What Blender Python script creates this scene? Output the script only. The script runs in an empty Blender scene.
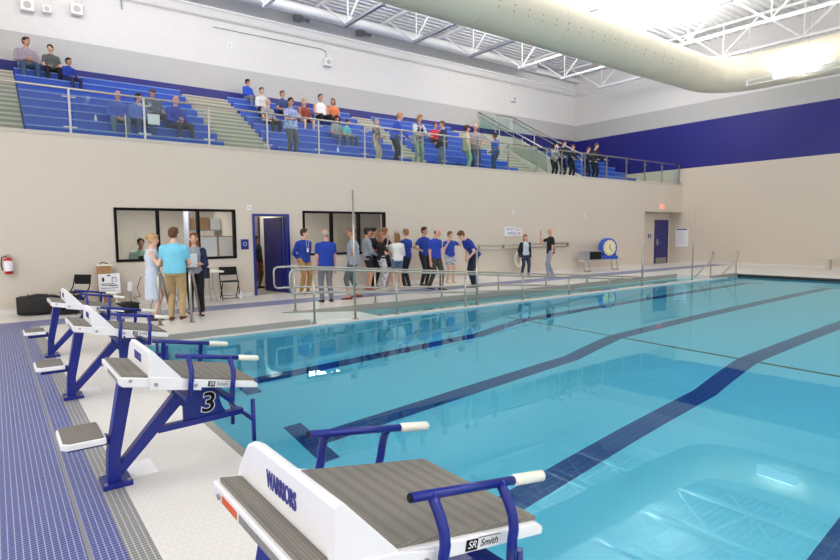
import bpy, math, random
from mathutils import Vector, Matrix, Euler
import numpy as np
random.seed(7)
PI = math.pi
sc = bpy.context.scene
col = sc.collection
V = Vector

# ------------------------------------------------------------------ camera, world, lights, exposure
cam_d = bpy.data.cameras.new('camera'); cam = bpy.data.objects.new('camera', cam_d); col.objects.link(cam)
cam_d.sensor_width = 36; cam_d.lens = 36 * 562 / 840; cam_d.clip_end = 300
def unit(a): return a / np.linalg.norm(a)
_r = lambda u, v: np.array([u - 420., v - 280., 562.])
_X = unit(_r(1165, 226)); _Y = _r(-10, 238); _Y = unit(_Y - _X * (_X @ _Y)); _Z = np.cross(_X, _Y)
_R = np.stack([_X, _Y, _Z])
M3 = Matrix([[_R[i][0], -_R[i][1], -_R[i][2]] for i in range(3)])
cam.matrix_world = Matrix.Translation((0, 0, 1.58)) @ M3.to_4x4()
sc.camera = cam

w = bpy.data.worlds.new('world'); sc.world = w; w.use_nodes = True
w.node_tree.nodes['Background'].inputs[0].default_value = (1, 0.985, 0.97, 1)
w.node_tree.nodes['Background'].inputs[1].default_value = 1.4
sc.view_settings.view_transform = 'Standard'; sc.view_settings.look = 'None'
sc.view_settings.exposure = 0.07; sc.view_settings.gamma = 1
sc.view_settings.use_curve_mapping = False
sc.cycles.caustics_refractive = True; sc.cycles.caustics_reflective = False
sc.cycles.sample_clamp_indirect = 6; sc.cycles.max_bounces = 9; sc.cycles.transparent_max_bounces = 12

def area(name, loc, target, sx, sy, power, color=(1, .98, .95)):
    l = bpy.data.lights.new(name, 'AREA'); l.shape = 'RECTANGLE'; l.size = sx; l.size_y = sy; l.energy = power; l.color = color
    o = bpy.data.objects.new(name, l); col.objects.link(o); o.location = loc
    d = V(target) - V(loc); o.rotation_euler = d.to_track_quat('-Z', 'Y').to_euler(); return o
area('uplight_near', (8, -6, 8.4), (8, -5.98, 12), 22, 1.0, 2000)
area('uplight_middle', (15, 11.07, 8.75), (15, 11.0, 12), 14, .5, 1300)
area('uplight_wall', (25.9, 3, 8.4), (25.2, 3, 12), .4, 16, 700)
area('fill_left', (-5, 6, 8.6), (12, 9, 2), 5, 8, 600)  # unseen fill added left of the view to brighten the hall
area('upper_wall_fill', (8, 15.5, 9.6), (9, 19.4, 7), 16, .4, 330)  # added fill strip without a fixture, brightens the high back wall
area('upper_wall_fill', (20, 13.5, 9.6), (24, 19.4, 8), 8, .4, 260)  # second added fill strip, lifts the high walls near the corner
for lx, lw in ((3.5, 70), (8.2, 60), (5.9, 30)):
    area('office_ceiling_light', (lx, 16.2, 2.62), (lx, 16.2, 0), 1.2, .6, lw)

# ------------------------------------------------------------------ materials
def s2l(c):
    return tuple(((x / 255) / 12.92 if x / 255 <= .04045 else ((x / 255 + .055) / 1.055) ** 2.4) for x in c) + (1,)
def mat(name, rgb, rough=.5, metal=0, spec=.5, bump=None, noise=None, emit=0):
    m = bpy.data.materials.new(name); m.use_nodes = True; nt = m.node_tree; b = nt.nodes['Principled BSDF']
    c = s2l(rgb); b.inputs['Base Color'].default_value = c; b.inputs['Roughness'].default_value = rough
    b.inputs['Metallic'].default_value = metal; b.inputs['Specular IOR Level'].default_value = spec
    tc = nt.nodes.new('ShaderNodeTexCoord')
    nz = nt.nodes.new('ShaderNodeTexNoise'); nz.inputs['Scale'].default_value = noise[0] if noise else 6
    nt.links.new(tc.outputs['Object'], nz.inputs['Vector'])
    mx = nt.nodes.new('ShaderNodeMix'); mx.data_type = 'RGBA'; a = noise[1] if noise else .04
    mx.inputs[6].default_value = tuple(x * (1 - a) for x in c[:3]) + (1,); mx.inputs[7].default_value = tuple(min(1, x * (1 + a)) for x in c[:3]) + (1,)
    nt.links.new(nz.outputs['Fac'], mx.inputs[0]); nt.links.new(mx.outputs[2], b.inputs['Base Color'])
    if bump:
        n2 = nt.nodes.new('ShaderNodeTexNoise'); n2.inputs['Scale'].default_value = bump[0]; nt.links.new(tc.outputs['Object'], n2.inputs['Vector'])
        bp = nt.nodes.new('ShaderNodeBump'); bp.inputs['Strength'].default_value = bump[1]; bp.inputs['Distance'].default_value = .01
        nt.links.new(n2.outputs['Fac'], bp.inputs['Height']); nt.links.new(bp.outputs[0], b.inputs['Normal'])
    if emit:
        b.inputs['Emission Color'].default_value = c; b.inputs['Emission Strength'].default_value = emit
    return m
def brickmat(name, rgb, grout, bw, bh, g, rough=.4, axis='xy', offset=.5, bumpd=.002, rgb2=None, bumps=.5):
    m = mat(name, rgb, rough); nt = m.node_tree; b = nt.nodes['Principled BSDF']
    tc = nt.nodes.new('ShaderNodeTexCoord'); sp = nt.nodes.new('ShaderNodeSeparateXYZ'); cb = nt.nodes.new('ShaderNodeCombineXYZ')
    nt.links.new(tc.outputs['Object'], sp.inputs[0]); i = 'xyz'
    nt.links.new(sp.outputs[i.index(axis[0])], cb.inputs[0]); nt.links.new(sp.outputs[i.index(axis[1])], cb.inputs[1])
    br = nt.nodes.new('ShaderNodeTexBrick'); br.offset = offset; br.inputs['Scale'].default_value = 1
    br.inputs['Brick Width'].default_value = bw; br.inputs['Row Height'].default_value = bh; br.inputs['Mortar Size'].default_value = g
    br.inputs['Mortar Smooth'].default_value = .1
    br.inputs['Color1'].default_value = s2l(rgb); br.inputs['Color2'].default_value = s2l(rgb2 or rgb); br.inputs['Mortar'].default_value = s2l(grout)
    nt.links.new(cb.outputs[0], br.inputs['Vector']); nt.links.new(br.outputs['Color'], b.inputs['Base Color'])
    bp = nt.nodes.new('ShaderNodeBump'); bp.invert = True; bp.inputs['Strength'].default_value = bumps; bp.inputs['Distance'].default_value = bumpd
    nt.links.new(br.outputs['Fac'], bp.inputs['Height']); nt.links.new(bp.outputs[0], b.inputs['Normal'])
    return m
M = {}
M['beige'] = brickmat('beige_block_wall', (210, 199, 185), (208, 197, 183), .4, .2, .006, .28, 'xz', bumpd=.001, bumps=.04)
M['beige_y'] = brickmat('beige_block_wall_side', (208, 196, 181), (203, 191, 176), .4, .2, .006, .28, 'yz', bumpd=.001, bumps=.08)
M['upper_white'] = mat('upper_wall_white', (228, 225, 223), .6)
M['upper_grey'] = mat('upper_wall_grey', (190, 188, 186), .5)
M['navy_paint'] = mat('wall_blue', (26, 26, 120), .45, noise=(.6, .12))
M['concrete'] = mat('concrete', (196, 189, 176), .6, noise=(3, .08), bump=(30, .2))
M['stair_riser'] = mat('stair_riser_strip', (150, 146, 134), .7)
M['coping'] = brickmat('grey_coping_tile', (138, 137, 130), (150, 148, 142), .05, .05, .003, .5)
M['white_tile'] = brickmat('white_deck_tile', (222, 217, 211), (214, 208, 201), .052, .052, .003, .35, bumpd=.001, bumps=.15)
M['blue_tile'] = brickmat('blue_deck_tile', (46, 56, 128), (164, 168, 190), .0305, .0262, .0026, .4, offset=0, rgb2=(54, 64, 136))
M['grey_tile'] = brickmat('grey_deck_tile', (118, 117, 116), (190, 188, 184), .0305, .0262, .0026, .4, offset=0)
M['stripe_tile'] = brickmat('blue_stripe_tile', (100, 104, 154), (150, 152, 178), .0305, .0262, .0026, .4, offset=0)
M['pool_shell'] = mat('pool_plaster', (164, 232, 250), .6, noise=(.8, .05))
M['lane'] = brickmat('lane_line_tile', (28, 56, 132), (60, 100, 160), .1, .1, .004, .4)
M['gutter'] = mat('gutter_shade_and_floor_line', (30, 34, 34), .6)
M['ramp'] = mat('ramp_plaster', (214, 220, 214), .6)
M['steel'] = mat('brushed_steel', (176, 172, 164), .32, .85)
M['wsteel'] = mat('white_painted_steel', (236, 236, 236), .5)
M['gsteel'] = mat('grey_painted_steel', (150, 152, 160), .5)
M['duct'] = mat('duct_fabric', (226, 217, 196), .75)
M['blue_powder'] = mat('blue_powder_coat', (8, 28, 124), .28, noise=(12, .03))
M['white_plastic'] = mat('white_plastic', (238, 236, 236), .3)
M['grip'] = mat('grip_rubber', (232, 228, 214), .6)
M['black'] = mat('black_plastic', (18, 18, 20), .55, 0, .2)
M['clock_blue'] = mat('clock_blue', (26, 76, 186), .4)
M['seat_blue'] = mat('bleacher_blue', (38, 80, 182), .45)
M['seat_edge'] = mat('bleacher_nosing', (120, 150, 215), .45)
M['glassframe'] = mat('black_window_frame', (16, 16, 18), .65, 0, .15)
M['navy_door'] = mat('navy_door_paint', (26, 30, 108), .35)
M['office_wall'] = mat('office_wall', (196, 186, 172), .7)
M['carpet'] = mat('office_floor', (150, 142, 132), .8)
M['paper'] = mat('paper', (236, 236, 240), .7)
M['cardboard'] = mat('cardboard', (170, 128, 84), .8)
M['red'] = mat('red_paint', (190, 34, 28), .35)
M['orange'] = mat('orange_sticker', (214, 96, 36), .5)
M['textblue'] = mat('text_blue', (62, 62, 140), .5)
M['textred'] = mat('text_red', (170, 60, 60), .5)
M['dial'] = mat('clock_dial', (232, 224, 184), .5)
M['lamp'] = mat('lamp_diffuser', (255, 252, 246), .5, emit=6)
M['lamp_side'] = mat('lamp_housing_glow', (240, 240, 250), .5, emit=1.2)
M['bag'] = mat('black_nylon', (26, 26, 26), .7, bump=(60, .4))
M['pinkglow'] = mat('exit_lamp', (240, 150, 140), .5, emit=.8)
M['bottle'] = mat('clear_plastic', (214, 222, 228), .15)
def padmat():
    m = mat('grey_grip_pad', (132, 127, 118), .75); nt = m.node_tree; b = nt.nodes['Principled BSDF']
    tc = nt.nodes.new('ShaderNodeTexCoord'); vo = nt.nodes.new('ShaderNodeTexVoronoi'); vo.inputs['Scale'].default_value = 88; vo.inputs['Randomness'].default_value = 0
    nt.links.new(tc.outputs['Object'], vo.inputs['Vector'])
    cr = nt.nodes.new('ShaderNodeValToRGB'); cr.color_ramp.elements[0].color = s2l((136, 130, 120)); cr.color_ramp.elements[1].color = s2l((108, 103, 96))
    cr.color_ramp.elements[0].position = .25; cr.color_ramp.elements[1].position = .62
    nt.links.new(vo.outputs['Distance'], cr.inputs[0]); nt.links.new(cr.outputs[0], b.inputs['Base Color'])
    bp = nt.nodes.new('ShaderNodeBump'); bp.invert = True; bp.inputs['Strength'].default_value = .7; bp.inputs['Distance'].default_value = .004
    nt.links.new(vo.outputs['Distance'], bp.inputs['Height']); nt.links.new(bp.outputs[0], b.inputs['Normal'])
    return m
M['pad'] = padmat()
def deckmat():
    m = mat('corrugated_roof_deck', (232, 232, 232), .5); nt = m.node_tree; b = nt.nodes['Principled BSDF']
    tc = nt.nodes.new('ShaderNodeTexCoord'); wv = nt.nodes.new('ShaderNodeTexWave'); wv.bands_direction = 'Y'; wv.inputs['Scale'].default_value = 1.6
    nt.links.new(tc.outputs['Object'], wv.inputs['Vector'])
    return m
M['deckmetal'] = deckmat()
def watermat():
    m = bpy.data.materials.new('pool_water'); m.use_nodes = True; nt = m.node_tree; nt.nodes.clear()
    o = nt.nodes.new('ShaderNodeOutputMaterial'); g = nt.nodes.new('ShaderNodeBsdfGlass'); g.inputs['IOR'].default_value = 1.33
    g.inputs['Roughness'].default_value = 0; g.inputs['Color'].default_value = (.62, .935, 1.0, 1)
    tc = nt.nodes.new('ShaderNodeTexCoord'); n = nt.nodes.new('ShaderNodeTexNoise'); n.inputs['Scale'].default_value = .9; n.inputs['Detail'].default_value = 2
    bp = nt.nodes.new('ShaderNodeBump'); bp.inputs['Strength'].default_value = .05; bp.inputs['Distance'].default_value = .03
    nt.links.new(tc.outputs['Object'], n.inputs['Vector']); nt.links.new(n.outputs['Fac'], bp.inputs['Height'])
    nt.links.new(bp.outputs[0], g.inputs['Normal']); nt.links.new(g.outputs[0], o.inputs[0]); return m
M['water'] = watermat()
def panemat(name, tint, refl=1.0):
    m = bpy.data.materials.new(name); m.use_nodes = True; nt = m.node_tree; nt.nodes.clear()
    o = nt.nodes.new('ShaderNodeOutputMaterial'); t = nt.nodes.new('ShaderNodeBsdfTransparent'); t.inputs[0].default_value = tint
    g = nt.nodes.new('ShaderNodeBsdfGlossy'); g.inputs['Roughness'].default_value = .03
    f = nt.nodes.new('ShaderNodeFresnel'); f.inputs[0].default_value = 1.45
    ge = nt.nodes.new('ShaderNodeNewGeometry'); mt = nt.nodes.new('ShaderNodeMath'); mt.operation = 'SUBTRACT'; mt.use_clamp = True; nt.links.new(f.outputs[0], mt.inputs[0]); nt.links.new(ge.outputs['Backfacing'], mt.inputs[1])
    x = nt.nodes.new('ShaderNodeMixShader'); nt.links.new(mt.outputs[0], x.inputs[0]); nt.links.new(t.outputs[0], x.inputs[1]); nt.links.new(g.outputs[0], x.inputs[2])
    nt.links.new(x.outputs[0], o.inputs[0]); return m
M['pane'] = panemat('window_glass', (.93, .95, .95, 1)); M['railglass'] = panemat('railing_glass', (.86, .93, .91, 1))
_cloth = {}
def cloth(rgb, pat=None):
    k = (tuple(rgb), pat)
    if k in _cloth: return _cloth[k]
    m = mat('cloth_%d_%d_%d' % tuple(rgb), rgb, .85, bump=(40, .3), noise=(9, .1)); _cloth[k] = m
    if pat:
        nt = m.node_tree; b = nt.nodes['Principled BSDF']; tc = nt.nodes.new('ShaderNodeTexCoord')
        if pat[0] == 'check':
            t = nt.nodes.new('ShaderNodeTexChecker'); t.inputs['Scale'].default_value = 28
            t.inputs['Color1'].default_value = s2l(rgb); t.inputs['Color2'].default_value = s2l(pat[1:]); nt.links.new(tc.outputs['Object'], t.inputs['Vector']); nt.links.new(t.outputs[0], b.inputs['Base Color'])
        else:
            t = nt.nodes.new('ShaderNodeTexNoise'); t.inputs['Scale'].default_value = 16; cr = nt.nodes.new('ShaderNodeValToRGB')
            cr.color_ramp.elements[0].color = s2l(rgb); cr.color_ramp.elements[0].position = .45; cr.color_ramp.elements[1].color = s2l(pat[1:]); cr.color_ramp.elements[1].position = .55
            nt.links.new(tc.outputs['Object'], t.inputs['Vector']); nt.links.new(t.outputs['Fac'], cr.inputs[0]); nt.links.new(cr.outputs[0], b.inputs['Base Color'])
    return m

# ------------------------------------------------------------------ mesh builder
class MB:
    def __init__(s): s.v = []; s.f = []; s.m = []; s.k = 0
    def add(s, vs, fs):
        n = len(s.v); s.v += [tuple(v) for v in vs]; s.f += [tuple(i + n for i in f) for f in fs]; s.m += [s.k] * len(fs); return s
    def mi(s, k): s.k = k; return s
    def box(s, a, b, T=None):
        x0, y0, z0 = a; x1, y1, z1 = b
        vs = [V(p) for p in ((x0, y0, z0), (x1, y0, z0), (x1, y1, z0), (x0, y1, z0), (x0, y0, z1), (x1, y0, z1), (x1, y1, z1), (x0, y1, z1))]
        if T is not None: vs = [T @ v for v in vs]
        return s.add(vs, [(0, 3, 2, 1), (4, 5, 6, 7), (0, 1, 5, 4), (1, 2, 6, 5), (2, 3, 7, 6), (3, 0, 4, 7)])
    def quad(s, *p): return s.add(p, [tuple(range(len(p)))])
    def prism(s, poly, y0, y1, ax='y'):   # poly in x,z extruded along y (or along another axis)
        n = len(poly)
        f = {'y': lambda p, t: (p[0], t, p[1]), 'x': lambda p, t: (t, p[0], p[1]), 'z': lambda p, t: (p[0], p[1], t)}[ax]
        vs = [f(p, y0) for p in poly] + [f(p, y1) for p in poly]
        return s.add(vs, [tuple(range(n)), tuple(range(2 * n - 1, n - 1, -1))] + [(i, (i + 1) % n + 0, (i + 1) % n + n, i + n)[::-1] for i in range(n)])
    def tube(s, pts, r, n=8, caps=True):
        pts = [V(p) for p in pts]; rs = r if isinstance(r, (list, tuple)) else [r] * len(pts)
        t0 = (pts[1] - pts[0]).normalized(); up = V((0, 0, 1)) if abs(t0.z) < .9 else V((1, 0, 0))
        a = t0.cross(up).normalized(); vs = []; fs = []
        for i, p in enumerate(pts):
            t = (pts[min(i + 1, len(pts) - 1)] - pts[max(i - 1, 0)])
            if t.length < 1e-9: t = t0
            t.normalize(); a = (a - t * a.dot(t)).normalized(); b = t.cross(a)
            for k in range(n):
                q = 2 * PI * k / n; vs.append(p + (a * math.cos(q) + b * math.sin(q)) * rs[i])
        for i in range(len(pts) - 1):
            for k in range(n):
                fs.append((i * n + k, i * n + (k + 1) % n, (i + 1) * n + (k + 1) % n, (i + 1) * n + k))
        if caps: fs += [tuple(range(n - 1, -1, -1)), tuple(range((len(pts) - 1) * n, len(pts) * n))]
        return s.add(vs, fs)
    def cyl(s, a, b, r, n=12): return s.tube([a, b], r, n)
    def caps(s, a, b, r1, r2, n=10):   # tapered capsule
        a = V(a); b = V(b); d = (b - a); L = d.length or 1e-6; d = d / L; pts = []; rs = []
        for q in (-80, -50, -22): pts.append(a + d * r1 * math.sin(math.radians(q))); rs.append(r1 * math.cos(math.radians(q)))
        pts.append(a); rs.append(r1); pts.append(b); rs.append(r2)
        for q in (22, 50, 80): pts.append(b + d * r2 * math.sin(math.radians(q))); rs.append(r2 * math.cos(math.radians(q)))
        return s.tube(pts, rs, n)
    def ell(s, c, r, T=None, nu=14, nv=9):
        vs = []; fs = []
        for j in range(nv + 1):
            ph = PI * j / nv - PI / 2; ph = max(-PI / 2 + .02, min(PI / 2 - .02, ph))
            for i in range(nu):
                th = 2 * PI * i / nu; p = V((r[0] * math.cos(ph) * math.cos(th), r[1] * math.cos(ph) * math.sin(th), r[2] * math.sin(ph)))
                if T is not None: p = T @ p
                vs.append(p + V(c))
        for j in range(nv):
            for i in range(nu): fs.append((j * nu + i, j * nu + (i + 1) % nu, (j + 1) * nu + (i + 1) % nu, (j + 1) * nu + i))
        fs += [tuple(range(nu - 1, -1, -1)), tuple(range(nv * nu, nv * nu + nu))]
        return s.add(vs, fs)
    def loft(s, rings):   # rings: lists of points
        n = len(rings[0]); vs = [p for r in rings for p in r]; fs = []
        for j in range(len(rings) - 1):
            for i in range(n): fs.append((j * n + i, j * n + (i + 1) % n, (j + 1) * n + (i + 1) % n, (j + 1) * n + i))
        fs += [tuple(range(n - 1, -1, -1)), tuple(range((len(rings) - 1) * n, len(rings) * n))]
        return s.add(vs, fs)
    def build(s, name, mats, parent=None, smooth=False, bevel=0, label=None):
        me = bpy.data.meshes.new(name); me.from_pydata([tuple(v) for v in s.v], [], s.f)
        if not isinstance(mats, (list, tuple)): mats = [mats]
        for m in mats: me.materials.append(M[m] if isinstance(m, str) else m)
        if len(mats) > 1: me.polygons.foreach_set('material_index', s.m)
        if smooth: me.polygons.foreach_set('use_smooth', [len(f) <= 4 for f in s.f])
        me.update(); o = bpy.data.objects.new(name, me); col.objects.link(o)
        if parent: o.parent = parent
        if bevel:
            b = o.modifiers.new('bevel', 'BEVEL'); b.width = bevel; b.segments = 2; b.limit_method = 'ANGLE'; b.angle_limit = .6
        if label: o['label'] = label
        return o
def tag(o, label, cat=None, group=None, kind=None):
    if label: o['label'] = label
    if cat: o['category'] = cat
    if group: o['group'] = group
    if kind: o['kind'] = kind
    return o
def thing(name, label, cat, loc=(0, 0, 0), rz=0, group=None, kind=None):
    o = bpy.data.objects.new(name, None); col.objects.link(o); o.location = loc; o.rotation_euler = (0, 0, rz)
    return tag(o, label, cat, group, kind)
def struct(o): o['kind'] = 'structure'; return o
def dup(o, parent=None, **kw):
    c = o.copy(); col.objects.link(c)
    if parent: c.parent = parent
    for ch in list(o.children): dup(ch, c)
    for k, v in kw.items():
        if k in ('location', 'rotation_euler'): setattr(c, k, v)
        else: c[k] = v
    return c
def text(body, size, mat_, M4, parent=None, name='lettering', ext=.001, align='CENTER', sx=1, shear=0, off=0):
    cu = bpy.data.curves.new(name, 'FONT'); cu.body = body; cu.size = size; cu.extrude = ext; cu.align_x = align; cu.align_y = 'CENTER'; cu.shear = shear; cu.offset = off
    t = bpy.data.objects.new(name, cu); col.objects.link(t)
    me = bpy.data.meshes.new_from_object(t.evaluated_get(bpy.context.evaluated_depsgraph_get()))
    bpy.data.objects.remove(t)
    me.materials.clear(); me.materials.append(M[mat_] if isinstance(mat_, str) else mat_)
    me.transform(M4 @ Matrix.Diagonal((sx, 1, 1, 1))); o = bpy.data.objects.new(name, me); col.objects.link(o)
    if parent: o.parent = parent
    return o
def frame4(o, ex, ey):   # matrix whose local x->ex, y->ey
    ex = V(ex).normalized(); ey = V(ey).normalized(); ez = ex.cross(ey)
    return Matrix(((ex.x, ey.x, ez.x, o[0]), (ex.y, ey.y, ez.y, o[1]), (ex.z, ey.z, ez.z, o[2]), (0, 0, 0, 1)))

# ------------------------------------------------------------------ dimensions of the place
YA = 14.35; XB = 27.0; YR = 20.8; ZT = 3.82; ZW = -.12
PX0, PX1 = 1.40, 21.9; PY0, PY1 = -9., 9.45; CH0, CH1 = 9.60, 10.75; CX0, CX1 = 4.6, 20.0

# ---- floor (deck) with tile fields
fl = MB()
def rect(k, x0, y0, x1, y1, z0=-.3, z=0.): fl.mi(k).box((x0, y0, z0), (x1, y1, z))
rect(0, -7, PY0, .445, 12.05); rect(0, -7, 12.05, .445, 12.9)
rect(1, .445, PY0, .572, 12.05); rect(2, .572, PY0, 1.33, 9.6)
rect(3, 1.33, PY0, PX0, PY1)
rect(2, .572, 9.6, CX0, 12.05); rect(3, 1.33, PY1, CX0, 9.6)
rect(2, CX0, CH1 + .07, XB, 12.05); rect(3, CX0, CH1, CX1, CH1 + .07)
rect(4, .445, 12.05, XB, 12.9); rect(2, -7, 12.9, XB, YA + .02)
rect(2, CX1, PY1 + .12, XB, CH1 + .07); rect(3, CX1, PY1, PX1, PY1 + .12)
rect(2, PX1 + .12, PY0, XB, PY1 + .12); rect(2, PX1, PY0, PX1 + .12, PY1)
rect(2, 23.8, YA + .02, XB, 15.0)
struct(fl.build('floor', ['blue_tile', 'grey_tile', 'white_tile', 'coping', 'stripe_tile']))
off = MB(); off.box((-.5, YA + .25, -.3), (12, 18.4, 0)); struct(off.build('floor', 'carpet'))
dr = MB(); dr.box((.285, PY0, .0005), (.3, 12, .003)); struct(dr.build('trim_1', 'coping'))

# ---- pool shell
D1, D2 = -2.65, -2.02; SX0, SX1 = 8.3, 9.7
ps = MB()
def zf(x): return D1 if x <= SX0 else (D2 if x >= SX1 else D1 + (D2 - D1) * (x - SX0) / (SX1 - SX0))
for a, b in ((PX0, SX0), (SX0, SX1), (SX1, PX1)):
    ps.mi(0).quad((a, PY0, zf(a)), (b, PY0, zf(b)), (b, PY1, zf(b)), (a, PY1, zf(a)))
ps.quad((PX0, PY1 - .004, D1), (SX0, PY1 - .004, D1), (SX1, PY1 - .004, D2), (PX1, PY1 - .004, D2), (PX1, PY1 - .004, -.13), (PX0, PY1 - .004, -.13))
ps.quad((PX0, PY0, D1), (PX0, PY1, D1), (PX0, PY1, -.02), (PX0, PY0, -.02))
ps.quad((PX1, PY0, D2), (PX1, PY0, -.3), (PX1, PY1, -.3), (PX1, PY1, D2))
ps.quad((PX0, PY0, D1), (PX0, PY0, 0), (PX1, PY0, 0), (PX1, PY0, D1))
e = .005
def strip(k, x0, x1, y0, y1):
    xs = sorted({x0, x1} | {x for x in (SX0, SX1) if x0 < x < x1})
    for a, b in zip(xs, xs[1:]): ps.mi(k).quad((a, y0, zf(a) + e), (b, y0, zf(b) + e), (b, y1, zf(b) + e), (a, y1, zf(a) + e))
for i in range(7):
    y = 8.86 - 2.44 * i
    strip(1, 3.2, 21.2, y - .16, y + .16); strip(1, 2.95, 3.2, y - .55, y + .55); strip(1, 21.2, 21.45, y - .5, y + .5)
    ps.mi(1).quad((PX0 + e, y - .16, D1 + .9), (PX0 + e, y + .16, D1 + .9), (PX0 + e, y + .16, -.7), (PX0 + e, y - .16, -.7))
strip(2, SX1 - .02, SX1 + .05, PY0, PY1)
struct(ps.build('pool_basin', ['pool_shell', 'lane', 'gutter']))['label'] = 'pale blue pool basin with dark lane lines'
bk = MB(); bk.box((CX0 - .2, PY1, -2.7), (CX1, CH0, -.085))
bk.box((CX1, PY1, -2.7), (PX1, PY1 + .1, -.301))
struct(bk.build('bulkhead_wall', 'white_tile'))
wl = MB(); wl.box((PX0, PY1 - .05, -.115), (CX1 + 1, PY1, -.085)); struct(wl.build('trim_2', 'white_tile'))
gt = MB(); gt.box((PX1 - .02, PY0, -.3), (PX1 + .0, PY1, -.03)); struct(gt.build('trim_3', 'gutter'))  # dark strip for the gutter, with the shadow under the deck lip painted in
rp = MB(); n = 12
rp.prism([(CX0, -.01), (CX0 + 3, -.2), (CX0 + 14, -.5), (CX1, -.5), (CX1, -1.4), (CX0, -1.4)], CH0, CH1)
struct(rp.build('entry_ramp', 'ramp'))
wt = MB()
wt.quad((PX0, PY0, ZW), (PX1, PY0, ZW), (PX1, PY1, ZW), (PX0, PY1, ZW))
wt.quad((CX0 + .5, CH0, ZW), (CX1, CH0, ZW), (CX1, CH1, ZW), (CX0 + .5, CH1, ZW))
tag(wt.build('pool_water', 'water'), 'still turquoise water filling the indoor pool', 'water', kind='stuff')

# ---- walls
W1 = (2.2, 4.96, 1.0, 2.24); DR = (5.40, 6.42, 0, 2.14); W2 = (6.82, 9.55, 1.0, 2.24); AL = (23.75, 26.95, 0, 2.48)
wa = MB(); y0, y1 = YA, YA + .25
xs = [-7, W1[0], W1[1], DR[0], DR[1], W2[0], W2[1], AL[0]]
for a, b in ((-7, W1[0]), (W1[1], DR[0]), (DR[1], W2[0]), (W2[1], AL[0])): wa.box((a, y0, 0), (b, y1, ZT - .08))
for q in (W1, W2): wa.box((q[0], y0, 0), (q[1], y1, q[2])); wa.box((q[0], y0, q[3]), (q[1], y1, ZT - .08))
wa.box((DR[0], y0, DR[3]), (DR[1], y1, ZT - .08)); wa.box((AL[0], y0, AL[3]), (XB, y1, ZT - .08))
wa.box((AL[0] - .2, y1, 0), (AL[0], 15.0, 2.7)); wa.box((AL[0] - .2, 14.95, 0), (XB, 15.1, 2.7)); wa.box((AL[0], y1, AL[3]), (XB, 14.95, 2.7))
wa.mi(1).box((-7, YA - .012, ZT - .08), (XB, YA + .4, ZT))
struct(wa.build('wall_left', ['beige', 'concrete']))
sf = MB(); sf.box((-7, YA + .4, 3.5), (XB, YR, 3.72)); struct(sf.build('gallery_floor', 'concrete'))
bb = MB()
for a, b in ((-7, DR[0] - .05), (DR[1] + .05, AL[0])): bb.box((a, YA - .012, 0), (b, YA, .10))
struct(bb.build('baseboard_left', 'white_tile'))
bb = MB(); bb.box((XB - .012, PY0, 0), (XB, YA, .10)); struct(bb.build('baseboard_right', 'white_tile'))
wb = MB(); xb1 = XB + .25
wb.mi(0).box((XB, PY0, 0), (xb1, YR, 4.60)); wb.mi(1).box((XB, PY0, 4.60), (xb1, YR, 6.75)); wb.mi(2).box((XB, PY0, 6.75), (xb1, YR, 7.62)); wb.mi(3).box((XB, PY0, 7.62), (xb1, YR, 10.6))
struct(wb.build('wall_right', ['beige_y', 'navy_paint', 'upper_grey', 'upper_white']))
wr = MB(); wr.mi(1).box((-7, YR, 3.5), (xb1, YR + .25, 6.78)); wr.mi(2).box((-7, YR, 6.78), (xb1, YR + .25, 7.64)); wr.mi(3).box((-7, YR, 7.64), (xb1, YR + .25, 10.6))
struct(wr.build('wall_back', ['beige', 'navy_paint', 'upper_grey', 'upper_white']))
# office behind the windows
ow = MB(); ow.box((-.6, YA + .25, 0), (-.4, 18.4, 2.8)); ow.box((11.9, YA + .25, 0), (12.1, 18.4, 2.8)); ow.box((-.5, 18.2, 0), (12, 18.4, 2.8)); ow.box((5.2, YA + .27, 0), (5.3, 16.9, 2.68)); ow.box((6.6, YA + .27, 0), (6.7, 16.9, 2.68))
struct(ow.build('wall_office', 'office_wall'))
oc = MB(); oc.box((-.5, YA + .25, 2.7), (12, 18.2, 2.8)); struct(oc.build('ceiling_office', 'upper_white'))

# ---- roof: fluted deck, trusses
dk = MB(); yy = PY0; dz0 = 10.34
prof = []
yv = -9.0
while yv < YR - .2:
    prof += [(yv, dz0), (yv + .1, dz0), (yv + .14, dz0 + .09), (yv + .26, dz0 + .09)]; yv += .3
vs = []; 
for (a, b) in prof: vs += [(-7, a, b), (XB, a, b)]
dk.add(vs, [(2 * i, 2 * i + 1, 2 * i + 3, 2 * i + 2) for i in range(len(prof) - 1)])
dk.box((-7, -9, 10.5), (xb1, YR + .2, 10.6))
struct(dk.build('ceiling', 'deckmetal'))
def truss(x, lab, ytop=YR - .3, yend=18.0, y_min=-8.6, grey=False):
    t = thing('roof_truss', lab, 'roof truss', (x, 0, 0), 0, 'steel trusses under the roof')
    zb, zt = 8.95, 10.26
    b = MB(); b.box((-.06, y_min, zb - .05), (.06, yend, zb + .05)); b.build('bottom_chord', 'gsteel' if grey else 'wsteel', t, bevel=.004)
    b = MB(); b.box((-.07, y_min, zt - .05), (.07, ytop, zt + .05)); b.build('top_chord', 'wsteel', t, bevel=.004)
    y = yend - .15; k = 0
    while y > y_min + 3:
        for d in (1.5, -1.5):
            yt = min(ytop - .1, y + d * (1.25 if k == 0 and d > 0 else 1)); m = MB(); m.tube([(0, y, zb), (0, yt, zt)], .038, 6); m.build('web', 'wsteel', t)
        m = MB(); m.tube([(0, y - .06, zb), (0, y - .06, zt)], .024, 6); m.build('web', 'wsteel', t)
        y -= 3.0; k += 1
    return t
place = ['nearest the camera at far left', 'second from the left end', 'third from the left end', 'over the gallery, left of the middle', 'over the middle of the gallery', 'over the gallery stairs', 'second from the blue banded wall', 'closest to the blue banded wall']
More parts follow.
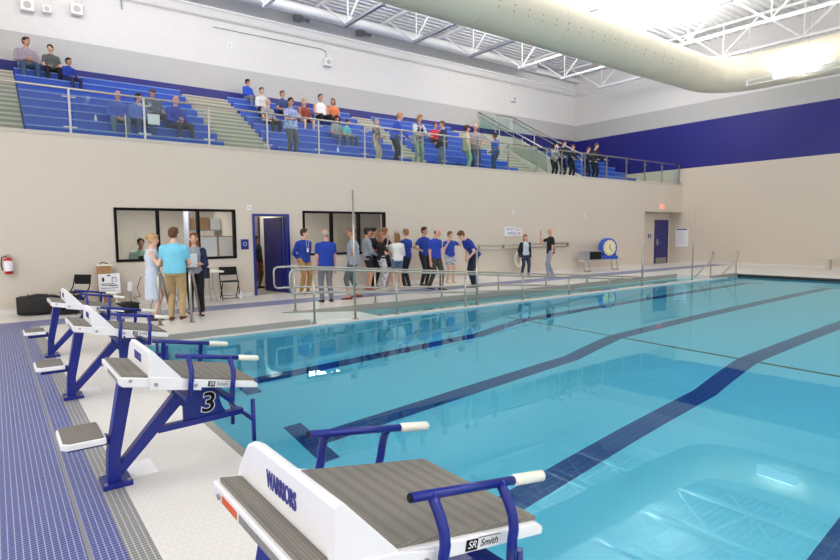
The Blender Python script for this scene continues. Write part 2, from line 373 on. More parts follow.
for i, x in enumerate([4.45, 7.42, 10.4, 13.4, 16.36, 19.3, 22.25, 25.2]):
    truss(x, 'white steel roof truss ' + place[i], grey=i in (2, 3, 4))
br = MB(); br.box((-7, YR - .35, 9.98), (XB, YR - .2, 10.12)); tag(br.build('ledger_beam', 'wsteel'), 'long white steel beam along the back wall under the roof', 'beam')
for y, r, z, nm in ((19.4, .17, 9.75, 'white round pipe running under the roof along the back wall'),):
    b = MB(); b.tube([(-7, y, z), (22, y, z)], r, 14); tag(b.build('ceiling_pipe', 'wsteel', smooth=True), nm, 'pipe')
b = MB(); b.tube([(x, YR - .8, 9.3) for x in (-7, XB)], .03, 6); tag(b.build('conduit_pipe', 'wsteel'), 'thin white bracing pipe high on the back wall', 'pipe')

# ---- big fabric duct with an elbow
dx, dy, dzz, dr_ = 23.3, 11.07, 7.55, .66
pts = [(-7, dy, dzz)] + [(x, dy, dzz) for x in (2, 8, 14, 19, 21.7)]
for q in range(1, 8):
    a = q / 8 * PI / 2; pts.append((21.7 + 1.6 * math.sin(a), dy - 1.6 + 1.6 * math.cos(a), dzz))
pts += [(dx, dy - 1.6, dzz), (dx, 4, dzz), (dx, -8.5, dzz)]
duct = thing('air_duct', 'huge cream round air duct crossing under the roof and turning at an elbow', 'duct')
b = MB(); b.tube(pts, dr_, 40); b.build('duct_tube', 'duct', duct, smooth=True)
for x in (3, 6.5, 10, 13.2, 15.6, 18.2, 20.4):
    b = MB(); b.tube([(x - .02, dy, dzz), (x + .02, dy, dzz)], dr_ + .008, 40); b.build('seam_band', 'duct', duct)
for y in (8.2, 5, 1.5):
    b = MB(); b.tube([(dx, y - .02, dzz), (dx, y + .02, dzz)], dr_ + .008, 40); b.build('seam_band', 'duct', duct)
b = MB()
for x in np.arange(10.5, 19.8, .55):
    for a in (-25, -12): q = math.radians(180 - a); c = V((x, dy + (dr_) * math.cos(q), dzz + dr_ * math.sin(q))); b.ell(c, (.025, .012, .025), nu=6, nv=4)
for y in np.arange(1, 9, .6):
    c = V((dx - dr_ * .97, y, dzz + dr_ * .2)); b.ell(c, (.012, .025, .025), nu=6, nv=4)
b.build('air_holes', 'coping', duct)

# ---- light fixture rack hung below the truss beside the duct
t = thing('rack_light', 'bright white linear light on a hanging rack beside the duct elbow', 'light fixture', (22.2, 0, 0))
for z in (6.82, 6.98):
    b = MB(); b.box((-.02, 1.5, z), (.02, 9.55, z + .03)); b.build('rack_rail', 'wsteel', t)
for y in (9.5, 7.6, 5.2, 2.2):
    b = MB(); b.box((-.02, y - .02, 6.8), (.02, y + .02, 7.02)); b.build('bracket', 'wsteel', t)
    b = MB(); b.cyl((0, y, 7.0), (.05, y, 8.92), .006, 6); b.build('hanger_wire', 'steel', t)
b = MB(); b.prism([(-.15, 6.86), (.15, 6.86), (.2, 7.14), (-.2, 7.14)], 7.32, 8.6); b.build('housing', 'lamp_side', t, bevel=.02)
b = MB(); b.box((-.19, 7.35, 7.141), (.19, 8.57, 7.16)); b.build('diffuser', 'lamp', t)
area('rack_light_lamp', (22.15, 7.96, 7.2), (22.6, 7.96, 8.2), .3, 1.1, 60)

# ------------------------------------------------------------------ bleachers and gallery stairs
def bleacher(lab, x0, x1, rows=8, xr=None):
    t = thing('bleacher', lab, 'bleacher', (x0, 0, 0), 0, None)
    for k in range(rows):
        y = 15.85 + .6 * k; z = 4.17 + .32 * k; b = MB()
        b.box((0, y, 3.72 if k == 0 else z - .34), (x1 - x0, YR if k == rows - 1 else y + .62, z - .03))
        b.mi(1).box((0, y - .02, z - .03), (x1 - x0, y + .05, z + .002)); b.mi(0).box((0, y + .05, z - .03), (x1 - x0, YR if k == rows - 1 else y + .6, z))
        b.build('seat_row', ['seat_blue', 'seat_edge'], t)
    b = MB(); b.prism([(15.9, 3.72), (YR, 3.72), (YR, 6.0)], .02, x1 - x0 - .02, 'x'); b.build('riser_frame', 'concrete', t)
bleacher('blue stepped bleacher section at the far left, with few people', .75, 5.25)
bleacher('blue stepped bleacher section second from the left, holding the largest crowd', 6.8, 11.7)
bleacher('blue stepped bleacher section just left of the glass sided gallery stairs', 12.7, 17.0)
bleacher('blue stepped bleacher section beside the navy wall, right of the gallery stairs', 21.6, 25.4, 5)
def aisle(lab, x0, x1, n=15):
    b = MB()
    for k in range(n): b.box((x0, 15.7 + .3 * k, 3.72), (x1, 16.02 + .3 * k if k < n - 1 else YR - .02, 3.72 + .17 * (k + 1))); b.mi(1).box((x0 + .01, 15.695 + .3 * k, 3.72 + .17 * (k + 1) - .1), (x1 - .01, 15.705 + .3 * k, 3.72 + .17 * (k + 1) - .035)); b.mi(0)
    tag(b.build('gallery_stairs', ['concrete', 'stair_riser']), lab, 'stairs')
aisle('pale concrete gallery stairs at the far left edge', -1.2, .72)
aisle('pale concrete gallery stairs between the two left bleacher sections', 5.28, 6.77)
aisle('pale concrete gallery stairs between the second and third bleacher sections', 11.73, 12.67)
aisle('pale concrete gallery stairs beside the left sloping glass guard', 17.05, 18.5)
aisle('pale concrete gallery stairs beside the right sloping glass guard', 21.05, 21.58)
for lab, xg in (('left sloping glass guard along the gallery stairs', 18.6), ('right sloping glass guard along the gallery stairs', 20.95)):
    t = thing('stair_guard', lab + ', steel handrail on posts', 'railing', (xg, 0, 0))
    b = MB(); b.prism([(15.7, 3.72), (19.9, 3.72), (19.9, 6.32), (15.7, 4.02)], -.06, .06, 'x'); b.build('knee_wall', 'concrete', t)
    zt = lambda y: 4.02 + (y - 15.7) * (2.3 / 4.2)
    b = MB(); b.tube([(0, 15.6, zt(15.6) + .95), (0, 19.9, zt(19.9) + .95)], .025); b.build('handrail', 'steel', t, smooth=True)
    b = MB(); b.tube([(-.08, 15.6, zt(15.6) + .75), (-.08, 19.9, zt(19.9) + .78)], .018); b.build('handrail', 'steel', t, smooth=True)
    for y in (15.75, 17.1, 18.5, 19.85):
        b = MB(); b.cyl((0, y, zt(y) - .05), (0, y, zt(y) + .95), .022); b.build('post', 'steel', t, smooth=True)
    for y in (15.8, 17.16, 18.55):
        b = MB(); b.prism([(y, zt(y) + .05), (y + 1.25, zt(y + 1.25) + .05), (y + 1.25, zt(y + 1.25) + .85), (y, zt(y) + .85)], -.006, .006, 'x'); b.build('glass_panel', 'railglass', t)
t = thing('landing_guard', 'level glass guard across the top of the gallery stairs', 'railing', (18.68, 19.9, 6.3))
b = MB(); b.tube([(0, 0, .98), (2.2, 0, .98)], .025); b.build('handrail', 'steel', t, smooth=True)
b = MB(); b.cyl((1.05, 0, -.03), (1.05, 0, .98), .022); b.build('post', 'steel', t)
for x in (.06, 1.1):
    b = MB(); b.box((x, -.006, .08), (x + .93, .006, .88)); b.build('glass_panel', 'railglass', t)
b = MB(); b.box((18.53, 19.84, 3.72), (21.02, YR - .02, 6.3)); tag(b.build('stair_landing', 'concrete'), 'pale concrete landing block at the top of the gallery stairs', 'landing')

# ---- long glass railing at the gallery edge
rx = [-1.55, 0, 1.48, 2.96, 4.42, 5.93, 7.43, 8.93, 10.28, 12.0, 13.5, 15.0, 16.5, 18.0, 19.45, 20.95, 22.4, 23.85, 25.3, 26.85]
t = thing('glass_railing', 'long glass railing with steel posts along the gallery edge', 'railing', (0, YA + .12, ZT))
b = MB(); b.tube([(-7, 0, .96), (26.95, 0, .96)], .026); b.build('top_rail', 'steel', t, smooth=True)
for i, x in enumerate(rx):
    b = MB(); b.box((x - .022, -.022, 0), (x + .022, .022, .95)); b.box((x - .05, -.05, 0), (x + .05, .05, .015)); p = b.build('post', 'steel', t)
    for z in (.14, .78): b = MB(); b.box((x - .13, -.03, z - .012), (x + .13, -.008, z + .012)); b.build('clamp', 'steel', p)
    if i < len(rx) - 1:
        b = MB(); b.box((x + .06, -.005, .07), (rx[i + 1] - .06, .005, .86)); b.build('glass_panel', 'railglass', t)

# ------------------------------------------------------------------ windows and doors
def window(nm, q, mull):
    x0, x1, z0, z1 = q
    t = bpy.data.objects.new(nm, None); col.objects.link(t); t.location = (x0, YA, z0); struct(t); W = x1 - x0; H = z1 - z0
    b = MB(); f = .06
    b.box((0, -.03, 0), (W, .1, f)); b.box((0, -.03, H - f), (W, .1, H)); b.box((0, -.03, f), (f, .1, H - f)); b.box((W - f, -.03, f), (W, .1, H - f))
    b.build('window_frame', 'glassframe', t)
    for m in mull:
        b = MB(); b.box((m - x0 - .03, -.03, f), (m - x0 + .03, .1, H - f)); b.build('mullion', 'glassframe', t)
    xs = [x0 + f] + [m for m in mull] + [x1 - f]
    for a, c in zip(xs, xs[1:]):
        b = MB(); b.box((a - x0 + .03, .035, f), (c - x0 - .03, .045, H - f)); b.build('glass_pane', 'pane', t)
window('window_1', W1, [3.12, 4.04]); window('window_2', W2, [7.72, 8.62])
d1 = bpy.data.objects.new('door_1', None); col.objects.link(d1); d1.location = (DR[0], YA, 0); struct(d1)
b = MB(); b.box((0, -.03, 0), (.06, .28, 2.14)); b.box((.96, -.03, 0), (1.02, .28, 2.14)); b.box((.06, -.03, 2.08), (.96, .28, 2.14)); b.build('door_frame', 'blue_powder', d1)
dm = Matrix.Translation((.95, .28, 0)) @ Matrix.Rotation(math.radians(100), 4, 'Z')
b = MB(); b.box((0, 0, .01), (.88, .045, 2.06), dm); lf = b.build('door_leaf', 'navy_door', d1)
b = MB(); b.box((.78, -.05, .95), (.82, 0, 1.05), dm); b.box((.68, -.06, .98), (.82, -.045, 1.01), dm); b.build('door_handle', 'steel', lf)
d2 = bpy.data.objects.new('door_2', None); col.objects.link(d2); d2.location = (25.65, 14.95, 0); struct(d2)
b = MB(); b.box((-.05, -.04, 0), (0, 0, 2.13)); b.box((1.1, -.04, 0), (1.15, 0, 2.13)); b.box((0, -.04, 2.06), (1.1, 0, 2.13)); b.build('door_frame', 'navy_door', d2)
b = MB(); b.box((0, -.03, .01), (1.1, 0, 2.06)); lf = b.build('door_leaf', 'navy_door', d2)
b = MB(); b.box((.1, -.05, .9), (.22, -.03, 1.2)); b.box((.12, -.09, 1.0), (.3, -.06, 1.03)); b.build('door_handle', 'steel', lf)
b = MB(); b.box((.08, -.04, .02), (1.02, -.03, .28)); b.build('kick_plate', 'coping', lf)

# ---- office contents seen through the windows
t = thing('door_panel', 'dark blue door standing behind the right window', 'door', (7.0, 17.9, 0))
b = MB(); b.box((0, 0, 0), (1.3, .05, 2.1)); b.build('leaf', 'navy_door', t); b = MB(); b.box((-.06, -.02, 0), (0, .06, 2.16)); b.box((1.3, -.02, 0), (1.36, .06, 2.16)); b.build('frame', 'navy_door', t)
t = thing('door_panel', 'dark blue door frame at the left inside the left window', 'door', (1.95, 15.9, 0))
b = MB(); b.box((0, 0, 0), (.1, .1, 2.1)); b.box((.3, 0, 0), (.36, .1, 2.1)); b.build('frame', 'navy_door', t); b = MB(); b.box((.1, .03, 0), (.3, .06, 2.05)); b.build('leaf', 'office_wall', t)
t = thing('shelf_unit', 'grey metal shelf unit behind the left window, holding boxes', 'shelf', (4.3, 16.2, 0))
for x in (0, 1.15):
    b = MB(); b.box((x, 0, 0), (x + .04, .5, 2.3)); b.build('upright', 'gsteel', t)
for z in (.5, 1.1, 1.72):
    b = MB(); b.box((.04, 0, z), (1.15, .5, z + .03)); b.build('shelf', 'gsteel', t)
def carton(x, y, z, w_, d_, h_, m, lab, g=None):
    t = thing('storage_box', lab, 'box', (x, y, z), 0, g)
    b = MB(); b.box((0, 0, 0), (w_, d_, h_)); b.build('box_body', m, t)
    b = MB(); b.box((-.008, -.008, h_ * .78), (w_ + .008, d_ + .008, h_ + .006)); b.build('lid', m, t)
carton(4.36, 16.22, 1.752, .5, .4, .34, 'cardboard', 'brown cardboard box on the top shelf behind the left window')
carton(4.9, 16.22, 1.752, .28, .4, .3, 'paper', 'white storage box on the top shelf behind the left window')
carton(4.4, 16.22, 1.132, .4, .4, .3, 'cardboard', 'brown cardboard box on the lower shelf behind the left window')
for x, lab in ((4.25, 'white display board leaning behind the left window, the left one'), (4.82, 'white display board leaning behind the left window, the right one')):
    t = thing('display_board', lab, 'board', (x, 15.3, .55)); b = MB(); b.box((0, 0, 0), (.52, .02, 1.0)); b.build('board', 'paper', t)
    b = MB(); b.box((-.02, -.01, -.02), (0, .03, 1.02)); b.box((.52, -.01, -.02), (.54, .03, 1.02)); b.box((0, -.01, 1.0), (.52, .03, 1.02)); b.box((0, -.01, -.02), (.52, .03, 0)); b.build('wood_frame', 'cardboard', t)
t = thing('desk', 'dark office desk just inside the left window', 'desk', (2.4, 14.95, 0))
b = MB(); b.box((0, 0, .74), (2.6, .6, .78)); b.build('desk_top', 'coping', t)
for x in (.02, 2.5):
    b = MB(); b.box((x, .03, 0), (x + .06, .57, .74)); b.build('leg', 'gsteel', t)
t = thing('laptop', 'open black laptop on the desk behind the left window', 'laptop', (2.8, 15.1, .782))
b = MB(); b.box((0, 0, 0), (.4, .28, .02)); b.build('base', 'black', t)
b = MB(); b.box((0, 0, 0), (.4, .015, .3), Matrix.Translation((0, 0, .02)) @ Matrix.Rotation(.15, 4, 'X')); b.build('screen', 'black', t)
t = thing('display_board', 'white display board standing behind the boxes by the desk', 'board', (4.2, 15.36, .55)); bpy.data.objects.remove(t)

# ------------------------------------------------------------------ signs and devices on the walls
def plate(nm, lab, cat, x, z, w_, h_, m, y=YA, d=.02):
    t = thing(nm, lab, cat, (x, y, z)); b = MB(); b.box((0, -d, 0), (w_, 0, h_)); b.build('plate', m, t); return t
def lines(t, rows, w_, m, d=.021):
    b = MB()
    for (z, h_, a, c) in rows: b.box((a * w_, -d - .002, z), (c * w_, -d, z + h_))
    b.build('print', m, t)
F = lambda x, y, z: frame4((x, y, z), (1, 0, 0), (0, 0, 1))
t = plate('wall_sign', 'white sign with dark blue block lettering above the woman in the black cardigan', 'sign', 14.68, 1.46, .55, .34, 'paper')
text('NO JET', .13, 'textblue', F(.29, -.022, .25), t, 'lettering', sx=.95); text('POOL', .15, 'textblue', F(.36, -.022, .09), t, 'lettering'); 
t = plate('wall_sign', 'smaller white sign with dull red lettering beside the blue lettered sign', 'sign', 15.26, 1.47, .32, .28, 'paper')
text('POOL', .09, 'textred', F(.16, -.022, .2), t, 'lettering'); lines(t, [(.06, .05, .3, .5), (.06, .05, .56, .75)], .32, 'textred')
t = plate('room_sign', 'small square blue room sign left of the open blue door', 'sign', 5.08, 1.22, .2, .26, 'blue_powder')
b = MB(); b.tube([(.1 + .045 * math.cos(a / 12 * 2 * PI), -.022, .14 + .045 * math.sin(a / 12 * 2 * PI)) for a in range(13)], .006, 5); b.build('symbol', 'paper', t)
t = plate('room_sign', 'small square blue room sign left of the navy door in the alcove', 'sign', 25.05, 1.24, .26, .2, 'navy_door', y=14.95)
lines(t, [(.03, .03, .1, .9), (.1, .06, .3, .6)], .26, 'paper')
t = thing('pool_rules_sign', 'white paper sheet of small print with blue heading on the right wall by the alcove', 'sign', (XB, 14.62, .82), -PI / 2)
b = MB(); b.box((0, -.02, 0), (.62, 0, .9)); b.build('plate', 'paper', t)
lines(t, [(.8, .07, .08, .92)], .62, 'textblue'); lines(t, [(.1 + .055 * k, .015, .1, .6 + .3 * ((k * 7) % 4) / 4) for k in range(12)], .62, 'upper_grey')
t = plate('exit_sign', 'small pink glowing exit sign above the alcove opening', 'sign', 25.0, 2.62, .3, .2, 'pinkglow', d=.05)
text('EXIT', .11, 'red', F(.15, -.052, .1), t, 'lettering')
def alarm(x, z, lab, y=YA, s=1., rz=0):
    t = thing('alarm_strobe', lab, 'alarm', (x, y, z), rz)
    b = MB(); b.box((-.06 * s, -.03, -.07 * s), (.06 * s, 0, .07 * s)); b.build('housing', 'white_plastic', t, bevel=.006)
    b = MB(); b.box((-.03 * s, -.055, -.02 * s), (.03 * s, -.03, .04 * s)); b.build('strobe_lens', 'bottle', t, bevel=.005)
alarm(5.33, 2.29, 'small white alarm box above the wall left of the open door')
alarm(15.1, 2.32, 'white alarm strobe on the beige wall above the hand rail')
alarm(19.3, 2.26, 'white alarm strobe on the beige wall above the pace clock')
alarm(7.2, 8.41, 'white alarm strobe on the high wall above the boy in the blue hoodie', YR, 1.6)
alarm(13.95, 8.41, 'white alarm strobe on the high wall over the gallery middle', YR, 1.6)
alarm(21.7, 9.1, 'white alarm strobe high over the gallery stairs, the upper one', YR, 1.6)
alarm(23.2, 8.35, 'white alarm strobe high on the wall nearest the corner', YR, 1.6)
def speaker(x, z, s, lab, cond=1):
    t = thing('wall_speaker', lab, 'speaker', (x, YR, z))
    b = MB(); b.box((-.28 * s, -.22, -.28 * s), (.28 * s, 0, .28 * s)); b.build('cabinet', 'white_plastic', t, bevel=.02)
    b = MB(); b.tube([(0, -.225, 0), (0, -.235, 0)], .17 * s, 20); b.build('grille', 'upper_grey', t)
    for k in range(cond):
        b = MB(); b.tube([(.1 * k, -.05, .28 * s), (.1 * k, -.05, 10.3 - z)], .018, 6); b.build('conduit', 'wsteel', t)
speaker(1.2, 8.41, .6, 'white square speaker at the top left corner of the high wall')
speaker(1.68, 8.40, .4, 'small white box between the two speakers at top left')
speaker(2.46, 8.57, .58, 'white square speaker hanging under three conduits at top left', 3)
speaker(11.1, 8.46, .55, 'white square speaker on the high wall above the crowd', 0)
speaker(21.8, 8.45, .5, 'white square speaker on the high wall above the gallery stairs', 0)
b = MB(); b.tube([(6.65, YR - .03, 8.95), (10.9, YR - .03, 8.97), (11.1, YR - .03, 8.9), (11.1, YR - .03, 8.62)], .014, 6); tag(b.build('conduit', 'gsteel'), 'thin grey conduit line running to the speaker above the crowd', 'conduit')
b = MB(); b.tube([(3.74, YR - .03, 8.9), (3.74, YR - .03, 10.3)], .02, 6); tag(b.build('conduit', 'gsteel'), 'short thin conduit dropping down the high wall right of the hanging speaker', 'conduit')
for x, lab in ((9.9, 'twin head emergency light high on the wall, the left one'), (12.7, 'twin head emergency light high on the wall, the right one')):
    t = thing('emergency_light', lab, 'light', (x, YR, 10.25 - .35))
    b = MB(); b.box((-.2, -.3, -.1), (.1, 0, .12)); b.build('housing', 'coping', t)
    for s in (0, .2):
        b = MB(); b.box((s + .02, -.4, -.14), (s + .14, -.25, -.02)); b.build('lamp_head', 'gsteel', t)
t = thing('hand_rail', 'long steel grab rail fixed along the beige wall behind the two standing people', 'railing', (13.3, YA - .08, 0))
b = MB()
for z in (1.02, 1.15): b.tube([(0, 0, z), (5, 0, z)], .018)
b.build('rail', 'steel', t, smooth=True)
for x in (.1, 1.3, 2.5, 3.7, 4.9):
    b = MB(); b.box((x - .02, -.01, 1.0), (x + .02, .08, 1.17)); b.build('bracket', 'steel', t)
t = thing('life_ring', 'cream life ring hanging on the wall behind the woman in the black cardigan', 'life ring', (15.36, YA - .05, .62))
b = MB(); b.tube([(.16 * math.cos(a), 0, .25 * math.sin(a)) for a in [k / 20 * 2 * PI for k in range(21)]], .05, 10, caps=False); b.build('ring', 'grip', t, smooth=True)
b = MB(); b.tube([(.21 * math.cos(a), -.03, .3 * math.sin(a)) for a in [k / 20 * 2 * PI for k in range(21)]], .008, 5, caps=False); b.build('rope', 'paper', t)
t = thing('fire_extinguisher', 'red fire extinguisher with white label hanging on the wall at far left', 'extinguisher', (.22, YA - .09, .84))
b = MB(); b.tube([(0, 0, 0), (0, 0, .02), (0, 0, .3), (0, 0, .34)], [.06, .075, .075, .03], 16); b.build('cylinder', 'red', t, smooth=True)
b = MB(); b.tube([(0, 0, .06), (0, 0, .27)], .077, 16); b.build('paper_label', 'paper', t)
b = MB(); b.box((-.02, -.02, .34), (.02, .02, .38)); b.box((-.02, -.09, .38), (.02, .03, .395)); b.build('valve_handle', 'steel', t)
b = MB(); b.tube([(-.02, 0, .37), (-.1, 0, .34), (-.12, 0, .2), (-.1, 0, .08)], .012, 6); b.build('hose', 'black', t)
b = MB(); b.box((-.03, .06, .05), (.03, .09, .4)); b.build('wall_hook', 'steel', t)
t = plate('wall_tag', 'small red wall tag at the far left edge above the extinguisher', 'sign', -.06, 1.3, .1, .1, 'red')
t = plate('outlet_box', 'white outlet box on the wall beside the pace clock bench', 'outlet', 18.98, .42, .14, .2, 'white_plastic', d=.06)

# ------------------------------------------------------------------ starting blocks
def starting_block(label, yc, number=None, first=False):
    t = thing('starting_block', label, 'starting block', (-.035 if first else 0, yc + (.02 if first else 0), 0), 0, None); WO = -.075 if first else 0
    if first: t.scale = (1.075, 1.02, 1)
    zt = lambda x: .768 - (x - .54) * .194
    th = .058; Y = .33
    # sloped frame, bevelled nose
    b = MB(); b.prism([(.54, zt(.54) - .012), (1.35, zt(1.35) - .012), (1.375, zt(1.37) - .03), (1.37, zt(1.37) - .055), (.56, zt(.54) - .075), (.54, zt(.54) - .06)], -Y, Y)
    b.build('platform', 'white_plastic', t, bevel=.006)
    for a, c in ((.556, .70 + WO), (.885 + WO, 1.362)):
        b = MB(); b.prism([(a, zt(a) - .014), (c, zt(c) - .014), (c, zt(c) + .003), (a, zt(a) + .003)], -Y + .022, Y - .022); b.build('tread_pad', 'pad', t, bevel=.002)
    w_ = MB(); pr = [(.70, zt(.70) - .012), (.704, .882), (.712, .893), (.73, .888), (.884, zt(.884) + .002), (.884, zt(.884) - .02), (.70, zt(.7) - .03)]
    def ring(y, s): return [V((x, y, zz if i in (0, 4, 5, 6) else zt(.8) + (zz - zt(.8)) * s)) for i, (x, zz) in enumerate(pr)]
    w_.loft([ring(-.345, 1.), ring(.17, 1.), ring(.21, .97), ring(.26, .84), ring(.31, .5), ring(.345, .2)])
    wg = w_.build('footrest_wedge', 'white_plastic', t, bevel=.006); wg.location = (WO, 0, -WO * .19)
    for s in (-1, 1):
        b = MB(); y0 = s * .332; y1 = s * .348
        b.prism([(.70, zt(.7) + .0), (.884, zt(.884) + .0), (1.0, zt(1.0) - .02), (1.0, zt(1.0) - .075), (.70, zt(.7) - .08)], min(y0, y1), max(y0, y1)); sp = b.build('side_plate', 'white_plastic', t, bevel=.003); sp.location = (WO, 0, -WO * .19)
        for x in (.735, .965): b = MB(); b.cyl((x, s * .345, zt(x) - .045), (x, s * .354, zt(x) - .045), .012, 10); b.build('bolt', 'steel', sp)
    n3 = V((.7 - .727, 0, 0)); ez = V((.704 - .70, 0, .882 - (zt(.7) - .012))).normalized()
    c = V((.7005, -.02, .81))
    text('WARRIORS', .075, 'textblue', frame4(c, (0, -1, 0), ez), wg, 'lettering', sx=.55, ext=.0012, off=.0015)
    # back face stickers
    if first:
        b = MB(); b.box((.5385, .10, .712), (.5398, .235, .738)); b.build('orange_sticker', 'orange', t)
    b = MB(); b.box((.5385, -.26, .712), (.5398, .08, .738)); b.build('label_strip', 'coping', t)
    for p_, q_ in (((.54, -.28, .725), (.533, -.28, .725)), ((.54, .26, .725), (.533, .26, .725)), ((.60, -.33, .725), (.60, -.336, .725))): b = MB(); b.cyl(p_, q_, .01, 8); b.build('bolt', 'steel', t)
    # maker's mark on the side
    for s in (-1,):
        sd = frame4((1.09, -Y - .0015, zt(1.09) - .036), (1, 0, -.194), (.194, 0, 1))
        b = MB(); b.box((-.045, -.017, -.0005), (.0, .017, .0008), sd); b.build('logo_patch', 'black', t)
        text('SR', .032, 'paper', sd @ Matrix.Translation((-.022, 0, .0012)), t, 'lettering', ext=.0003, shear=.2)
        text('Smith', .032, 'black', sd @ Matrix.Translation((.046, 0, .001)), t, 'lettering', ext=.0003, shear=.2)
        b = MB(); b.box((.0, .0175, 0), (.09, .0195, .0008), sd); b.build('logo_line', 'black', t)
    # handrails
    for s in (-1, 1):
        yr = s * .315; R = .0148
        b = MB(); b.tube([(.865, yr, .838), (1.255, yr, .772)], R, 14); h = b.build('handrail', 'blue_powder', t, smooth=True)
        b = MB(); b.tube([(1.25, yr, .773), (1.262, yr, .771), (1.38, yr, .7505), (1.39, yr, .749)], [R + .001, R + .004, R + .004, R * .6], 14); b.build('grip', 'grip', h, smooth=True)
        b = MB(); b.cyl((.862, yr, .8385), (.8652, yr, .838), R * .85, 14); b.build('end_plug', 'black', h)
        for x in (.935, 1.195):
            zz = .838 - (x - .865) * .169
            b = MB(); b.tube([(x, yr, zz), (x, s * .33, zz - .018), (x + .002, s * .35, zz - .05), (x + .004, s * .366, zz - .09), (x + .002, s * .373, zz - .13), (x - .005, s * .374, zz - .16), (x - .01, s * .374, zz - .25)], .016, 12); b.build('rail_leg', 'blue_powder', t, smooth=True)
    for x in (.92, 1.18):
        b = MB(); zz = zt(x) - .115; b.box((x - .02, -.374, zz - .03), (x + .02, .374, zz)); b.build('cross_brace', 'blue_powder', t, bevel=.003)
    # post, foot, brace, gusset
    b = MB(); b.prism([(.588, zt(.6) - .06), (.672, zt(.66) - .06), (.572, .21), (.562, .02), (.488, .02), (.500, .215)], -.05, .05); b.build('post', 'blue_powder', t, bevel=.005)
    b = MB(); b.box((.455, -.1, 0), (.625, .1, .03)); fp = b.build('foot_plate', 'blue_powder', t, bevel=.004)
    for x, y in ((.475, -.08), (.475, .08), (.605, -.08), (.605, .08)): b = MB(); b.cyl((x, y, .03), (x, y, .04), .01, 6); b.build('bolt', 'steel', fp)
    b = MB(); b.prism([(.552, .03), (.57, .14), (.93, .55), (1.0, .54), (.99, .49)], -.035, .035); b.build('diagonal_brace', 'blue_powder', t, bevel=.004)
    arc = [(1.192 + .013 - .0 + .09 * (1 - math.cos(a)), .52 - .21 * math.sin(a)) for a in [k / 6 * PI / 2 for k in range(7)]]
    b = MB(); b.prism([(.90, .548), (.90, .47), (.965, .42), (.965, .30), (1.3, .30)] + arc[::-1], -.012, .012); g = b.build('gusset_panel', 'blue_powder', t, bevel=.002)
    b = MB(); b.prism([(.80, .275), (.80, .315), (1.375, .335), (1.375, .295)], -.03, .03); b.build('lower_beam', 'blue_powder', t, bevel=.003)
    if number:
        mm = frame4((1.13, -.0135, .415), (1, 0, -.05), (.05, 0, 1))
        text(number, .19, 'paper', mm, g, 'lettering', ext=.0006, shear=.1, off=.008, sx=1.1)
        text(number, .19, 'black', mm @ Matrix.Translation((0, .0, .0012)), g, 'lettering', ext=.0006, shear=.1, off=.0025, sx=1.1)
    b = MB(); b.cyl((1.368, -.235, .305), (1.368, .235, .305), .014, 10)
    bs = b.build('backstroke_bar', 'blue_powder', t, smooth=True)
    for s in (-1, 1):
        b = MB(); b.cyl((1.375, s * .22, .15), (1.375, s * .22, .445), .015, 10); b.build('backstroke_grip', 'blue_powder', bs, smooth=True)
    # step
    b = MB(); b.prism([(.29, .27), (.51, .27), (.51, .33), (.29, .325)], -.03, .03); b.build('step_arm', 'blue_powder', t, bevel=.003)
    def octo(x0, x1, yw, c): return [(x0 + c, -yw), (x1 - .01, -yw), (x1, -yw + .01), (x1, yw - .01), (x1 - .01, yw), (x0 + c, yw), (x0, yw - c), (x0, -yw + c)]
    b = MB(); b.prism(octo(.243, .478, .19, .035), .330, .368, 'z'); st = b.build('step', 'white_plastic', t, bevel=.005)
    b = MB(); b.prism(octo(.256, .468, .178, .03), .368, .372, 'z'); b.build('step_pad', 'pad', st)
    return t
YB = [8.86, 6.42, 3.98, 1.54]
starting_block('smallest, farthest starting block of the row, nearest the beige wall', YB[0])
starting_block('second farthest starting block of the row, between the farthest and the numbered one', YB[1])
starting_block('starting block with a black number three on its blue side panel', YB[2], '3')
starting_block('largest, nearest starting block with orange sticker on its back edge', YB[3], None, True)
for i, y in enumerate(YB):
    b = MB(); b.box((.63, y + .02, .0005), (.80, y + .3, .006)); o = struct(b.build('trim_%d' % (10 + i), 'white_plastic'))

# ------------------------------------------------------------------ pool rails, stanchions, ladders
def guard(lab, y, xs, z0, z1, loopx, zb):
    t = thing('ramp_railing', lab, 'railing', (0, y, 0)); top = []
    zt = lambda x: z0 + (z1 - z0) * max(0, (x - xs[0])) / (xs[-1] - xs[0])
    zl = lambda x: zt(x) - (.43 if x < 8 else .43 - .1 * min(1, (x - 8) / 3))
    b = MB(); P = [(xs[-1] + 1.2, 0, zt(xs[-1] + 1.2))] + [(x, 0, zt(x)) for x in xs[::-1]] + [(loopx + .08, 0, zt(xs[0])), (loopx + .02, 0, zt(xs[0]) - .03), (loopx, 0, zt(xs[0]) - .09), (loopx, 0, zl(xs[0]) + .09), (loopx + .02, 0, zl(xs[0]) + .03), (loopx + .08, 0, zl(xs[0]))] + [(x, 0, zl(x)) for x in xs]
    b.tube(P, .021, 8); b.build('rail', 'steel', t, smooth=True)
    for x in xs:
        b = MB(); b.cyl((x, 0, zb(x)), (x, 0, zt(x)), .021); p = b.build('post', 'steel', t, smooth=True)
        b = MB(); b.cyl((x, 0, zb(x)), (x, 0, zb(x) + .02), .05); b.build('base_flange', 'steel', p)
guard('front steel railing of the pool ramp, standing at the water edge', 9.53, [4.72, 6.6, 8.5, 10.4, 12.2, 14.0], .94, .24, 4.25, lambda x: -.085 if x > 4.4 else 0)
guard('back steel railing of the pool ramp, along the walkway side', 10.87, [4.95, 6.93, 8.9, 10.9, 12.86, 14.8, 16.7], .93, .08, 4.50, lambda x: 0)
